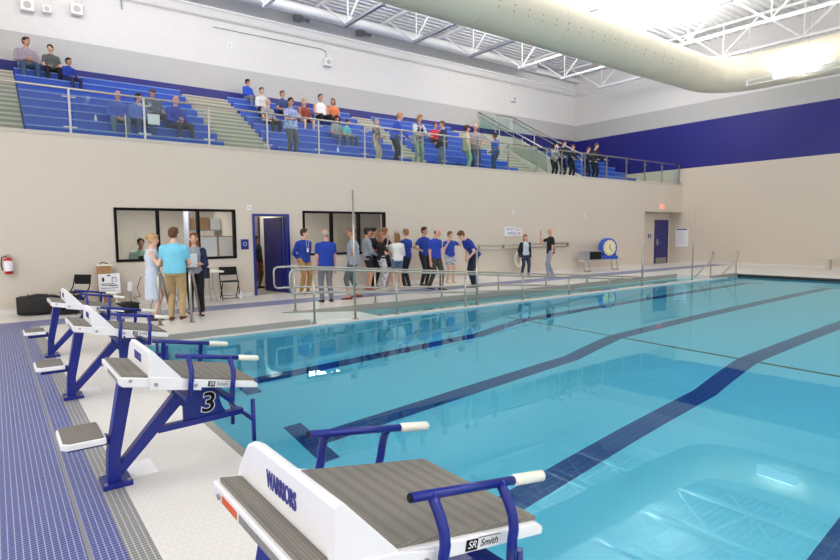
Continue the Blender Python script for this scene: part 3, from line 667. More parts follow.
def stanchion(x, y, h, lab, z=-.085, r=.022):
    t = thing('stanchion', lab, 'post', (x, y, z))
    b = MB(); b.cyl((0, 0, 0), (0, 0, h), r); b.build('pole', 'steel', t, smooth=True)
    b = MB(); b.cyl((0, 0, 0), (0, 0, .015), .06); b.build('base_flange', 'steel', t)
stanchion(5.6, 9.53, 2.52, 'tall steel pole in front of the woman with hand on hip')
stanchion(8.86, 9.53, 1.28, 'short thick steel pole in front of the bending man', r=.026)
stanchion(15.7, 9.53, 1.42, 'short thick steel pole near the alcove door', r=.028)
stanchion(18.75, 9.55, 2.42, 'tall steel pole near the pool ladder')
for x, y, lab in ((2.28, 10.68, 'left steel stair rail beside the woman in the pale dress'), (2.80, 10.62, 'right steel stair rail in front of the woman in the navy cardigan')):
    t = thing('stair_rail', lab, 'railing', (x, y, 0)); 
    b = MB(); b.tube([(0, 0, 0), (0, 0, .86), (.02, .05, .93), (.07, .14, .93), (.12, .25, .86), (.42, .92, .0)], .024, 10); b.build('rail', 'steel', t, smooth=True)
    b = MB(); b.cyl((0, 0, 0), (0, 0, .015), .06); b.cyl((.42, .92, 0), (.42, .92, .015), .06); b.build('base_flange', 'steel', t)
for x, y, lab in ((20.1, 9.6, 'left curved grab rail of the far pool ladder'), (20.9, 9.1, 'right curved grab rail of the far pool ladder')):
    t = thing('ladder_rail', lab, 'railing', (x, y, 0)); 
    b = MB(); b.tube([(.05, 0, -.4), (.05, 0, .55), (.07, 0, .78), (.14, 0, .84), (.2, 0, .8), (.22, 0, .7), (.1, .02, .55), (-.5, .3, -.06)], .02, 8); b.build('rail', 'steel', t, smooth=True)
    b = MB(); b.cyl((.05, 0, -.085), (.05, 0, -.07), .05); b.build('base_flange', 'steel', t)

# ------------------------------------------------------------------ furniture on the deck
def chair(lab, x, y, rz):
    t = thing('folding_chair', lab, 'chair', (x, y, 0), rz)
    for s in (-1, 1):
        b = MB(); b.tube([(.24, s * .21, .01), (-.14, s * .21, .55), (-.2, s * .2, .8)], .012, 6); b.build('leg', 'black', t)
        b = MB(); b.tube([(-.26, s * .19, .01), (.15, s * .19, .42)], .012, 6); b.build('leg', 'black', t)
    b = MB(); b.prism([(-.2, .44), (.2, .44), (.22, .452), (.2, .465), (-.2, .46)], -.2, .2); b.build('seat', 'black', t, bevel=.004)
    b = MB(); b.prism([(-.195, .6), (-.165, .6), (-.185, .8), (-.22, .8)], -.2, .2); b.build('backrest', 'black', t, bevel=.02)
    b = MB(); b.tube([(.2, -.21, .05), (.2, .21, .05)], .008, 6); b.tube([(-.2, -.19, .08), (-.2, .19, .08)], .008, 6); b.build('stretcher', 'black', t)
chair('black folding chair between the small table and the open blue door', 4.62, 13.95, -PI / 2 - .15)
chair('black folding chair behind the farthest starting block', 1.3, 13.5, -PI / 2 - .9)
def ftable(lab, x, y, L, rz=0):
    t = thing('folding_table', lab, 'table', (x, y, 0), rz)
    b = MB(); b.box((-L / 2, -.32, .71), (L / 2, .32, .75)); b.build('table_top', 'grip', t, bevel=.012)
    for sx in (-1, 1):
        for s in (-1, 1):
            b = MB(); b.tube([(sx * (L / 2 - .22), s * .12, .71), (sx * (L / 2 - .22), s * .16, .3), (sx * (L / 2 - .15), s * .26, .0)], .013, 6); b.build('leg', 'gsteel', t)
        b = MB(); b.tube([(sx * (L / 2 - .2), -.16, .3), (sx * (L / 2 - .2), .16, .3)], .01, 6); b.build('cross_bar', 'gsteel', t)
ftable('white folding table behind the woman in the navy cardigan, beside the chair', 3.78, 13.75, 1.1)
ftable('white folding table behind the woman in the pale dress', 2.92, 13.0, .85)
def bottle(x, y, z, lab):
    t = thing('water_bottle', lab, 'bottle', (x, y, z)); b = MB(); b.tube([(0, 0, 0), (0, 0, .15), (0, 0, .19), (0, 0, .205)], [.032, .033, .014, .013], 12); b.build('bottle_body', 'bottle', t, smooth=True)
    b = MB(); b.cyl((0, 0, .205), (0, 0, .22), .015); b.build('cap', 'white_plastic', t)
    b = MB(); b.tube([(0, 0, .06), (0, 0, .11)], .034, 12); b.build('paper_label', 'paper', t)
bottle(3.85, 13.72, .75, 'clear water bottle standing on the white folding table')
bottle(4.78, 13.62, 0, 'clear water bottle on the floor beside the folding chair leg')
bottle(2.28, 16.75, 4.49, 'clear water bottle on the far left bleacher, left of the man with the cane')
bottle(9.0, 16.2, 4.17, 'clear water bottle on the bleacher below the woman in rust red')
t = thing('equipment_box', 'small black box with cables on the table by the woman in the pale dress', 'box', (2.55, 13.0, .75))
b = MB(); b.box((0, -.1, 0), (.22, .1, .05)); b.build('case', 'black', t, bevel=.004)
b = MB(); b.tube([(.02, .05, .05), (.0, .06, .12), (.1, .08, .15), (.2, .05, .1), (.22, .0, .05)], .006, 5); b.build('cable', 'black', t)
b = MB(); b.tube([(2.52, 12.95, .77), (2.42, 12.9, .72), (2.35, 12.95, .5), (2.45, 13.2, .3), (2.35, 13.4, .25), (2.5, 13.5, .12), (2.3, 13.6, .012), (1.9, 13.4, .012), (1.75, 13.6, .012)], .007, 6)
tag(b.build('power_cable', 'black'), 'loose black cable hanging from the table down to the floor', 'cable')
t = thing('plug_post', 'thin metal post with a white power plug box beside the table', 'post', (2.35, 13.75, 0))
b = MB(); b.cyl((0, 0, 0), (0, 0, .42), .014); b.build('pole', 'steel', t); b = MB(); b.box((-.04, -.04, .38), (.04, .04, .58)); b.build('plug_box', 'white_plastic', t, bevel=.006); b = MB(); b.cyl((0, 0, 0), (0, 0, .01), .05); b.build('foot', 'steel', t)
t = thing('white_board', 'small whiteboard with black marker notes leaning below the left window', 'board', (1.78, 13.95, .33), 0)
b = MB(); b.box((0, 0, 0), (.42, .02, .44), Matrix.Rotation(-.12, 4, 'X')); b.build('board', 'paper', t)
b = MB(); R_ = Matrix.Rotation(-.12, 4, 'X')
for (x0, z0, x1, z1) in ((.17, .39, .24, .415), (.07, .27, .11, .36), (.26, .25, .27, .36), (.27, .35, .34, .36), (.34, .25, .35, .36), (.05, .21, .3, .225), (.06, .18, .36, .19), (.2, .17, .38, .18), (.05, .12, .37, .13), (.05, .07, .3, .075)): b.box((x0, -.003, z0), (x1, 0, z1), R_)
b.build('marker_notes', 'black', t)
for x in (.06, .33):
    b = MB(); b.tube([(x, -.04, -.33), (x, .01, 0)], .012, 6); b.tube([(x, .2, -.33), (x, .03, .15)], .012, 6); b.build('leg', 'grip', t)
carton(1.80, 14.06, .0, .24, .2, .93, 'cardboard', 'tall brown cardboard box standing behind the whiteboard')
t = thing('equipment_box', 'small white tray with black cord on top of the tall cardboard box', 'tray', (1.78, 14.04, .94))
b = MB(); b.box((0, 0, 0), (.28, .24, .035)); b.build('tray', 'grip', t); b = MB(); b.tube([(.05, .05, .04), (.1, .1, .08), (.18, .08, .06), (.22, .12, .042)], .01, 5); b.build('cord', 'black', t)
def bag(lab, x, y, L, D, H, rz=0, red=True):
    t = thing('duffel_bag', lab, 'bag', (x, y, 0), rz); b = MB()
    rg = []
    for i in range(9):
        q = i / 8; s = (1 - abs(2 * q - 1) ** 8) ** .5 * .16 + .84
        rg.append([V((-L / 2 + L * q, D / 2 * s * max(-1, min(1, 1.35 * math.cos(a))), max(0, H / 2 + H / 2 * s * max(-1, min(1, 1.35 * math.sin(a))) * (1 - .1 * math.sin(q * 9))))) for a in [k / 16 * 2 * PI for k in range(16)]])
    b.loft(rg); b.build('bag_body', 'bag', t, smooth=True)
    for x_ in (-L * .22, L * .22):
        b = MB(); b.tube([(x_, D * .52 * math.cos(a), H / 2 + H * .54 * math.sin(a)) for a in [PI * (-.1 + 1.2 * k / 10) for k in range(11)]], .012, 5); b.build('strap', cloth((90, 28, 24)) if red else 'black', t)
    b = MB(); b.tube([(-L * .42, 0, H * .985), (L * .42, 0, H * .985)], .008, 5); b.build('zipper', 'coping', t)
bag('large black duffel bag with dark red straps on the floor at the left wall', .66, 13.95, .72, .42, .40)
bag('low black duffel bag beside the large red strapped one', 1.12, 13.62, .5, .34, .24, .2, False)
bag('long black bag lying behind the large duffel bag', 1.2, 14.12, .55, .3, .34, 0, False)
bag('black bag on the floor under the rails of the farthest block', 2.15, 13.0, .4, .3, .22, .1, False)
# bench with pace clock and speaker box
t = thing('bench', 'grey aluminium bench against the wall, carrying the blue pace clock', 'bench', (18.25, 13.72, 0))
b = MB(); b.box((0, -.15, .42), (2.7, .18, .46)); b.build('seat', 'concrete', t, bevel=.005)
for x in (.35, 2.2):
    for d in (-1, 1):
        b = MB(); b.tube([(x, d * .12, .42), (x + .12, d * .14, .0)], .02, 6); b.build('leg', 'steel', t)
    b = MB(); b.tube([(x + .11, -.14, .03), (x + .11, .14, .03)], .016, 6); b.build('cross_bar', 'steel', t)
t = thing('pace_clock', 'blue framed pace clock with cream dial standing on the bench', 'clock', (20.02, 13.72, .46), -.25)
b = MB(); b.tube([(0, -.11, .46), (0, .11, .46)], .40, 36); b.box((-.43, -.14, 0), (.43, .14, .14)); b.box((-.34, -.11, .1), (.34, .11, .4)); b.build('case', 'clock_blue', t, bevel=.01)
b = MB(); b.tube([(0, -.125, .47), (0, -.111, .47)], .32, 36); dl = b.build('dial', 'dial', t)
b = MB()
for k in range(12): a = k * PI / 6; b.box((-.012, -.004, .26), (.012, 0, .305), Matrix.Translation((0, -.126, .47)) @ Matrix.Rotation(a, 4, 'Y'))
b.build('minute_marks', 'black', dl)
for a, L in ((.0, .14), (2.4, .2)):
    b = MB(); b.box((-.012, -.004, -.03), (.012, 0, L), Matrix.Translation((0, -.13, .47)) @ Matrix.Rotation(a, 4, 'Y')); b.build('hand', 'black', dl)
t = thing('speaker_box', 'grey box speaker with a black front lying on the bench left of the clock', 'speaker', (18.9, 13.72, .46), -.1)
b = MB(); b.box((-.5, -.13, 0), (.5, .13, .36)); b.build('case', 'gsteel', t, bevel=.01)
b = MB(); b.box((-.2, -.14, .03), (.47, -.13, .33)); b.build('grille', 'black', t)
t = thing('bench', 'long pale bench along the right wall beside the water', 'bench', (XB - .9, 5.6, 0))
b = MB(); b.box((-.15, -2.6, .41), (.2, 2.65, .46)); b.build('seat', 'concrete', t, bevel=.005)
for y in (-2.3, 0, 2.3):
    b = MB(); b.box((-.1, y - .06, 0), (.16, y + .06, .41)); b.build('leg', 'concrete', t)

# ------------------------------------------------------------------ people
_q = []
def remesh_later(mb, voxel, name, mats, parent, extra=None, smooth_it=2):
    o = mb.build(name, mats, parent, smooth=True)
    r = o.modifiers.new('remesh', 'REMESH'); r.mode = 'VOXEL'; r.voxel_size = voxel; r.use_smooth_shade = True
    s_ = o.modifiers.new('smooth', 'SMOOTH'); s_.iterations = smooth_it; s_.factor = .5
    _q.append((o, extra)); return o
def flush():
    dg = bpy.context.evaluated_depsgraph_get()
    out = []
    for o, extra in _q:
        me = bpy.data.meshes.new_from_object(o.evaluated_get(dg)); out.append(me)
    for (o, extra), me in zip(_q, out):
        if extra and extra.v:
            n = len(me.vertices); vs = np.empty(n * 3); me.vertices.foreach_get('co', vs)
            fs = [tuple(p.vertices) for p in me.polygons]
            allv = [tuple(x) for x in vs.reshape(-1, 3)] + extra.v
            m2 = bpy.data.meshes.new(o.name); m2.from_pydata(allv, [], fs + [tuple(i + n for i in f) for f in extra.f])
            for m in me.materials: m2.materials.append(m)
            m2.polygons.foreach_set('material_index', [0] * len(fs) + extra.m); m2.polygons.foreach_set('use_smooth', [True] * (len(fs) + len(extra.f))); m2.update(); me = m2
        else: me.polygons.foreach_set('use_smooth', [True] * len(me.polygons))
        o.modifiers.clear(); o.data = me
    _q.clear()
SK = {'fair': (222, 176, 152), 'tan': (198, 146, 118), 'brown': (140, 96, 70), 'red': (212, 158, 136)}
_sk = {}
def skin(k):
    if k not in _sk: _sk[k] = mat('skin_' + k, SK[k], .55)
    return _sk[k]
M['eye'] = mat('eye_dark', (40, 28, 24), .3); M['lip'] = mat('lip', (168, 92, 84), .5)
AR = {  # arm poses: (upper arm dir, forearm dir) with x forward, y outward, z up
    'down': ((.03, .12, -1), (.15, .05, -1)), 'back': ((-.35, .25, -1), (-.35, -.75, -.55)), 'hip': ((-.25, .7, -.75), (.35, -.75, -.35)),
    'fold': ((.25, .3, -1), (.6, -.95, .1)), 'clasp': ((.25, .18, -1), (.75, -.6, -.35)), 'face': ((.45, .35, -.75), (.3, -.45, 1)),
    'rail': ((.5, .2, -.85), (1, -.1, -.25)), 'lap': ((.25, .2, -1), (.9, -.35, -.25)), 'point': ((.3, .6, -.55), (.35, .1, 1)),
    'pocket': ((-.15, .35, -1), (.25, -.15, -1)), 'raise': ((.7, .25, -.25), (.1, -.2, 1)), 'knee': ((.4, .2, -.9), (1, -.05, -.5)), 'hold': ((.1, .2, -1), (1, -.3, .1)), 'chin': ((.5, .1, -.7), (.35, -.4, 1))}
def person(label, x, y, zf=0., face=-90, h=1.72, sex='m', sk='fair', hair=('short', (60, 44, 34)), top=((40, 60, 170), 'short'), bot=('trousers', (60, 62, 70)),
           arms=('down', 'down'), seat=None, lean=0, shoes=(40, 34, 32), head=(0, 0), fat=1., stride=0, group=None, pat=None, bpat=None, legs=None, cardigan=None, shoe_h=True):
    s = h / 1.75; t = thing('person', label, 'person', (x, y, zf), math.radians(face), group)
    W = 1. if sex == 'm' else .88
    hip = V((0, 0, .93 * s)) if seat is None else V((0, 0, seat + .09 * s))
    la = math.radians(lean); RT = Matrix.Rotation(la, 3, 'Y')
    base = [(-.09, .115, .09), (-.03, .165, .115), (.04, .168, .118), (.13, .142 if sex == 'm' else .125, .1), (.25, .152 if sex == 'm' else .138, .112), (.34, .168 if sex == 'm' else .148, .115), (.41, .15 if sex == 'm' else .13, .098), (.46, .095, .072), (.49, .07, .062), (.52, .055, .055)]
    if sex == 'f': base[2] = (.04, .172, .118); base[5] = (.33, .15, .13)
    if fat > 1: base[3] = (.13, base[3][1] * (fat + .05), base[3][2] * (fat + .15))
    def tp(tt, yy, xx):   # point in torso space
        p = V((xx, yy, tt)) * s; k = 1.
        return hip + RT @ p
    def ringat(tt, wy, dx_, inf=0., n=16, sh=0):
        return [tp(tt, (wy * fat + inf) * math.cos(a), (dx_ * (fat * .5 + .5) + inf) * math.sin(a) + sh) for a in [k / n * 2 * PI for k in range(n)]]
    shy = (.185 if sex == 'm' else .16) * (fat * .5 + .5)
    sd = (1, -1)
    sh = [tp(.405, k * shy, 0) for k in sd]
    AU, AF = .29 * s, .25 * s
    elb, wri, hdir = [], [], []
    for i, k in enumerate(sd):
        u, f = AR[arms[i]]; u = RT @ V((u[0], u[1] * k, u[2])).normalized(); f = RT @ V((f[0], f[1] * k, f[2])).normalized()
        if lean > 30 and arms[i] in ('down',): u = V((.1, .1 * k, -1)).normalized(); f = V((.2, 0, -1)).normalized()
        e = sh[i] + u * AU; w1 = e + f * AF; elb.append(e); wri.append(w1); hdir.append(f)
    hj = [hip + V((0, k * .092 * s, -.02)) for k in sd]
    kn, an = [], []
    LT, LS = .43 * s, .42 * s
    for i, k in enumerate(sd):
        if seat is not None:
            q = .12 + .1 * ((i + int(x * 10)) % 2); td = V((1, k * q, .02)).normalized(); K = hj[i] + td * LT
            A = V((K.x + .03 - .06 * ((i + int(y * 7)) % 2), K.y, max(.08 * s, 0))); 
            if K.z - .08 * s > LS: pass
            A.z = K.z - math.sqrt(max(.01, LS ** 2 - (A.x - K.x) ** 2))
            kn.append(K); an.append(A)
        else:
            d = stride * (1 if i == 0 else -1)
            if legs: d = legs[i]
            A = V((d, hj[i].y + k * .02, .085 * s + (.0 if d >= 0 else .03)))
            m = (hj[i] + A) / 2; Lh = (A - hj[i]).length / 2; off_ = math.sqrt(max(0, (LT ** 2 - Lh ** 2))) if Lh < LT else 0
            K = m + V((max(.012, min(off_, .12)), 0, .0)); kn.append(K); an.append(A)
    if seat is not None:
        dz = .075 * s - min(a.z for a in an)   # keep soles on the row in front
        for A in an: A.z = max(A.z, .075 * s)
    # --- body
    b = MB(); b.loft([ringat(*r) for r in base])
    hb = tp(.50, 0, 0); yaw, pit = math.radians(head[0]), math.radians(head[1])
    HR = (Matrix.Rotation(la * .35, 3, 'Y') @ Matrix.Rotation(yaw, 3, 'Z') @ Matrix.Rotation(pit, 3, 'Y'))
    hc = hb + (RT @ V((.01, 0, .06)) + HR @ V((.02, 0, .105))) * s
    hs = s if h > 1.45 else s * 1.18
    b.caps(tp(.46, 0, 0), hc + HR @ V((-.015, 0, -.05)) * s, .052 * s, .05 * s)
    H_ = lambda p: hc + HR @ (V(p) * hs)
    T3 = HR
    b.ell(H_((0, 0, .015)), (.093 * hs, .074 * hs, .1 * hs), T3); b.ell(H_((.028, 0, -.05)), (.06 * hs, .053 * hs, .062 * hs), T3)
    b.ell(H_((.1, 0, -.012)), (.018 * hs, .014 * hs, .026 * hs), T3, 8, 6)
    for k in sd: b.ell(H_((-.005, k * .078, -.005)), (.018 * hs, .012 * hs, .03 * hs), T3, 8, 6)
    for i, k in enumerate(sd):
        b.caps(tp(.425, k * shy * .5, 0), sh[i], .05 * s, .054 * s * W); b.caps(sh[i], elb[i], .052 * s * W, .04 * s * W); b.caps(elb[i], wri[i], .039 * s * W, .026 * s * W)
        b.caps(wri[i], wri[i] + hdir[i] * .075 * s, .028 * s, .034 * s)
        b.caps(hj[i], kn[i], .088 * s * (fat * .6 + .4), .057 * s); b.caps(kn[i], an[i], .056 * s, .036 * s)
        b.caps(an[i] + V((-.03, 0, -.035)) * s, an[i] + V((.13, k * .02, -.05)) * s, .035 * s, .03 * s)
    ex = MB()
    for i, k in enumerate(sd):
        f = hdir[i]; side = f.cross(V((1, 0, 0)) if abs(f.x) < .8 else V((0, 0, 1))).normalized(); nrm = side.cross(f).normalized()
        if nrm.dot(V((0, -k, 0))) < 0: nrm = -nrm
        p0 = wri[i] + f * .075 * s
        for j, L in enumerate((.062, .07, .066, .052)):
            c = p0 + side * (.0195 * (j - 1.5)) * s; ex.tube([c, c + (f + nrm * .1) * .03 * s + f * .004, c + (f * .95 + nrm * .35) * L * .8 * s + f * .02 * s, c + (f * .8 + nrm * .6) * L * s + f * .02 * s], [.0098 * s, .0092 * s, .0085 * s, .006 * s], 6)
        c = wri[i] + f * .03 * s - side * .028 * s; ex.tube([c, c + (f * .6 - side * .8) * .03 * s, c + (f * .9 - side * .6 + nrm * .3) * .06 * s], [.012 * s, .011 * s, .007 * s], 6)
    ex.mi(1)
    for k in sd: ex.ell(H_((.087, k * .03, .012)), (.008 * hs, .012 * hs, .007 * hs), T3, 8, 5); ex.ell(H_((.088, k * .03, .03)), (.006 * hs, .016 * hs, .004 * hs), T3, 8, 4)
    ex.mi(2).ell(H_((.086, 0, -.06)), (.008 * hs, .022 * hs, .006 * hs), T3, 8, 5)
    remesh_later(b, .0165, 'body', [skin(sk), M['eye'], M['lip']], t, ex)
    # --- top
    rgb, slv = top[0], top[1]
    if rgb is not None:
        c = MB(); hem = top[2] if len(top) > 2 else -.06
        I = .02
        rr = [(tt, wy, dd) for tt, wy, dd in base if tt >= hem - .001 and tt < .5]
        if hem < base[0][0] : rr = [(hem, .175, .125), (-.09, .176, .125)] + rr[1:]
        elif hem <= -.03: rr = [(hem, .17, .118)] + [r for r in rr if r[0] > hem + .02]
        c.loft([ringat(a_, b_, c_, I) for a_, b_, c_ in rr])
        for i, k in enumerate(sd):
            if slv != 'none':
                c.caps(tp(.42, k * shy * .5, 0), sh[i], .058 * s, .066 * s)
                c.caps(sh[i], sh[i].lerp(elb[i], .55 if slv == 'short' else 1), .067 * s, .062 * s if slv == 'short' else .054 * s)
            if slv == 'long': c.caps(elb[i], elb[i].lerp(wri[i], .93), .054 * s, .042 * s)
            if slv == 'half': c.caps(elb[i], elb[i].lerp(wri[i], .3), .054 * s, .05 * s)
        remesh_later(c, .02, top[3] if len(top) > 3 else 'shirt', cloth(rgb, pat), t)
        if slv == 'short' or slv == 'long':
            c = MB(); c.tube([tp(.485, .068 * math.cos(a), .062 * math.sin(a) + .004) for a in [k / 14 * 2 * PI for k in range(15)]], .012 * s, 6, caps=False); c.build('collar', cloth(tuple(int(q * .85) for q in rgb)), t, smooth=True)
    if cardigan:
        c = MB()
        for hem_, wy, dd in ((0, 0, 0),):
            n = 18; rs = []
            for a_, b_, c_ in [(-.16, .185, .13)] + [r for r in base if -.04 < r[0] < .47]:
                ang = [math.radians(48 + (324 - 60) * k / (n - 1)) for k in range(n)]
                outer = [tp(a_, (b_ * fat + .045) * math.sin(q), (c_ + .045) * math.cos(q)) for q in ang]; inner = [tp(a_, (b_ * fat + .012) * math.sin(q), (c_ + .012) * math.cos(q)) for q in ang[::-1]]
                rs.append(outer + inner)
            c.loft(rs)
        for i, k in enumerate(sd):
            c.caps(sh[i], elb[i], .074 * s, .06 * s); c.caps(elb[i], elb[i].lerp(wri[i], .95), .06 * s, .046 * s)
        remesh_later(c, .02, 'cardigan', cloth(cardigan), t)
    # --- bottom
    kind, brgb = bot[0], bot[1]
    c = MB(); I = .016
    if kind in ('skirt', 'dress'):
        zlow = bot[2] if len(bot) > 2 else .45
        rs = [ringat(a_, b_, c_, .024) for a_, b_, c_ in base if (kind == 'dress' and a_ < .5 and a_ > 0) or (kind == 'skirt' and 0 < a_ < .14)][::-1]
        if seat is None:
            for q in (0, .5, 1): rs.append([V((( .15 + .02 * q) * math.sin(a), (.2 + .03 * q) * math.cos(a) * (1 + .04 * math.sin(6 * a)), hip.z / s - .05 - (hip.z / s - .05 - zlow) * q)) * s for a in [k / 16 * 2 * PI for k in range(16)]])
        c.loft(rs)
        remesh_later(c, .02, 'dress' if kind == 'dress' else 'skirt', cloth(brgb, bpat), t)
    else:
        c.loft([ringat(a_, b_, c_, I) for a_, b_, c_ in [(-.1, .13, .1), (-.03, .168, .118), (.04, .17, .12), (.09, .158, .112)]])
        for i, k in enumerate(sd):
            fr = {'trousers': 1, 'capri': .6, 'shorts': 0}[kind]
            c.caps(hj[i], kn[i] if fr else hj[i].lerp(kn[i], .62), .103 * s * (fat * .6 + .4), (.072 if fr else .085) * s)
            if fr: c.caps(kn[i], kn[i].lerp(an[i], .97 if fr == 1 else .5), .07 * s, .054 * s)
        remesh_later(c, .02, 'shorts' if kind == 'shorts' else 'trousers', cloth(brgb, bpat), t)
    # --- shoes
    for i, k in enumerate(sd):
        c = MB(); A = an[i]; rs = []
        for q, wd, ht in ((-.075, .026, .045), (-.05, .038, .07), (.0, .04, .075), (.06, .044, .055), (.12, .048, .042), (.165, .038, .032), (.185, .015, .02)):
            z0 = A.z - .082 * s
            rs.append([V((A.x + q * s, A.y + k * .08 * q * s + wd * s * math.cos(a), z0 + max(0, (ht * .5 + ht * .55 * math.sin(a))) * s)) for a in [j / 12 * 2 * PI for j in range(12)]])
        c.loft(rs)
        if shoes: c.build('shoe', cloth(shoes), t, smooth=True)
    # --- hair
    st, hr = hair; 
    if st != 'bald':
        c = MB(); hm = cloth(hr)
        if st == 'fringe':
            c.ell(H_((-.03, 0, -.005)), (.078 * hs, .081 * hs, .06 * hs), T3)
        elif st == 'cap':
            c.ell(H_((-.004, 0, .055)), (.103 * hs, .084 * hs, .07 * hs), T3); c.tube([H_((.06, 0, .05)), H_((.15, 0, .042))], [.06 * hs, .045 * hs], 8); 
        else:
            c.ell(H_((-.018, 0, .035)), (.1 * hs, .086 * hs, .095 * hs), T3, 18, 12)
            c.ell(H_((-.035, 0, .0)), (.075 * hs, .084 * hs, .085 * hs), T3); c.ell(H_((.04, 0, .088)), (.052 * hs, .06 * hs, .03 * hs), T3)
        if st == 'long':
            c.loft([[H_((-.045 + d_ * math.sin(a) , w2 * math.cos(a), zz)) for a in [j / 14 * 2 * PI for j in range(14)]] for zz, w2, d_ in ((.05, .085, .06), (-.04, .092, .06), (-.14, .1, .055), (-.23, .09, .045), (-.29, .05, .025))])
        if st == 'bob':
            c.loft([[H_((-.03 + d_ * math.sin(a) , w2 * math.cos(a), zz)) for a in [j / 14 * 2 * PI for j in range(14)]] for zz, w2, d_ in ((.05, .09, .07), (-.04, .098, .072), (-.1, .095, .065), (-.14, .06, .05))])
        if st == 'bun': c.ell(H_((-.12, 0, .05)), (.045 * hs, .045 * hs, .045 * hs), T3)
        if st == 'curly':
            for j in range(26):
                a = j * 2.4; ph = (j / 26) * 1.5; c.ell(H_((-.03 + .085 * math.cos(a) * math.cos(ph), .085 * math.sin(a) * math.cos(ph), .02 + .09 * math.sin(ph))), (.035 * hs,) * 3, None, 8, 6)
        c.build('hair' if st != 'cap' else 'cap', hm, t, smooth=True)
    t['_tp'] = 0; del t['_tp']
    return t, wri, hdir
ROYAL = (24, 56, 152)
P = person
# ---- on the deck (facing angles: -90 looks toward the camera side, 90 toward the windows)
P('woman in a pale blue sleeveless dress, blonde hair up, beside the man in aqua', 2.36, 11.45, 0, -20, 1.66, 'f', 'fair', ('bun', (186, 150, 104)), (None, 'none'), ('dress', (196, 206, 222), .42), ('fold', 'face'), shoes=(60, 44, 40), head=(-10, 5))
P('man in an aqua polo shirt and khaki trousers seen from behind', 2.66, 11.08, 0, 62, 1.78, 'm', 'fair', ('short', (96, 62, 40)), ((120, 200, 226), 'short'), ('trousers', (178, 154, 112)), ('clasp', 'clasp'), shoes=(92, 54, 36), fat=1.08, head=(-20, 0), stride=.06)
P('woman with auburn hair in a navy cardigan and black trousers', 3.17, 11.61, 0, -110, 1.68, 'f', 'fair', ('long', (140, 84, 52)), ((150, 152, 160), 'short'), ('trousers', (22, 22, 26)), ('hold', 'hold'), shoes=(26, 24, 26), cardigan=(24, 36, 72), stride=.08)
P('person in a dark jacket and brown trousers just inside the open door', 6.22, 16.3, 0, -60, 1.6, 'm', 'brown', ('short', (30, 26, 24)), ((32, 34, 44), 'long'), ('trousers', (110, 76, 52)), ('down', 'down'))
P('man in a royal blue sweatshirt and tan trousers, hands behind back', 6.62, 13.9, 0, -78, 1.78, 'm', 'fair', ('short', (70, 46, 36)), (ROYAL, 'long', -.1), ('trousers', (170, 128, 74)), ('back', 'back'), shoes=(110, 70, 40), head=(35, 0))
P('grey haired man in a royal blue polo and grey trousers seen from behind', 6.17, 11.79, 0, 80, 1.75, 'm', 'red', ('fringe', (176, 166, 156)), ((24, 58, 158), 'short', -.1), ('trousers', (112, 112, 118)), ('down', 'down'), shoes=(24, 22, 22), fat=1.05)
P('woman in a grey top and dark capris standing behind the tall steel pole', 6.96, 11.89, 0, 140, 1.78, 'f', 'tan', ('short', (120, 96, 76)), ((150, 158, 172), 'short', -.1), ('capri', (92, 100, 100)), ('hip', 'hip'), shoes=(120, 50, 44), fat=1.1, stride=.1)
P('dark haired person in a grey hoodie and black shorts', 8.42, 13.6, 0, -20, 1.8, 'm', 'tan', ('short', (34, 28, 26)), ((136, 144, 154), 'long', -.1), ('shorts', (24, 24, 28)), ('clasp', 'clasp'), shoes=(150, 80, 60))
P('dark haired person in black standing behind the woman in the black tee', 8.85, 13.95, 0, -50, 1.8, 'm', 'tan', ('short', (28, 24, 24)), ((22, 22, 26), 'short'), ('trousers', (30, 30, 36)), ('fold', 'fold'))
P('woman in a black tee and pale patterned trousers with folded arms', 8.77, 13.4, 0, -15, 1.67, 'f', 'fair', ('long', (150, 100, 74)), ((22, 22, 24), 'short'), ('trousers', (168, 170, 178)), ('fold', 'fold'), shoes=(220, 216, 210), bpat=('n', 214, 216, 220))
P('reddish haired youth with bare arms behind the girl in the white blouse', 9.1, 13.75, 0, 0, 1.8, 'm', 'fair', ('short', (124, 74, 50)), ((40, 40, 48), 'short'), ('shorts', (40, 44, 60)), ('down', 'face'), shoes=(214, 160, 140))
P('girl with long brown hair in a white blouse and denim shorts seen from behind', 9.15, 13.15, 0, 75, 1.64, 'f', 'fair', ('long', (128, 92, 60)), ((234, 232, 230), 'half', -.06), ('shorts', (92, 116, 148)), ('raise', 'hold'), shoes=(230, 226, 220))
P('young man in a royal tee and dark jeans beside the girl in white', 9.65, 13.4, 0, 110, 1.76, 'm', 'fair', ('short', (140, 104, 66)), (ROYAL, 'short'), ('trousers', (30, 36, 52)), ('raise', 'down'), shoes=(30, 26, 26))
P('dark haired man in a royal tee half hidden behind the bald man in royal polo', 10.45, 13.6, 0, -75, 1.82, 'm', 'tan', ('short', (50, 34, 28)), (ROYAL, 'short'), ('trousers', (34, 34, 40)), ('hip', 'hip'))
P('bald bearded man in a royal polo and dark olive trousers looking down', 9.8, 12.25, 0, -80, 1.77, 'm', 'red', ('fringe', (96, 74, 60)), ((36, 62, 170), 'short'), ('trousers', (58, 58, 50)), ('pocket', 'down'), shoes=(20, 20, 22), head=(20, 28), fat=1.06, stride=.12)
P('boy in a blue tee and patterned swim shorts with both hands raised to his chest', 11.54, 13.67, 0, -100, 1.68, 'm', 'fair', ('short', (120, 84, 56)), ((44, 70, 170), 'short'), ('shorts', (150, 158, 172)), ('raise', 'face'), shoes=None, bpat=('n', 206, 210, 216), head=(20, 0))
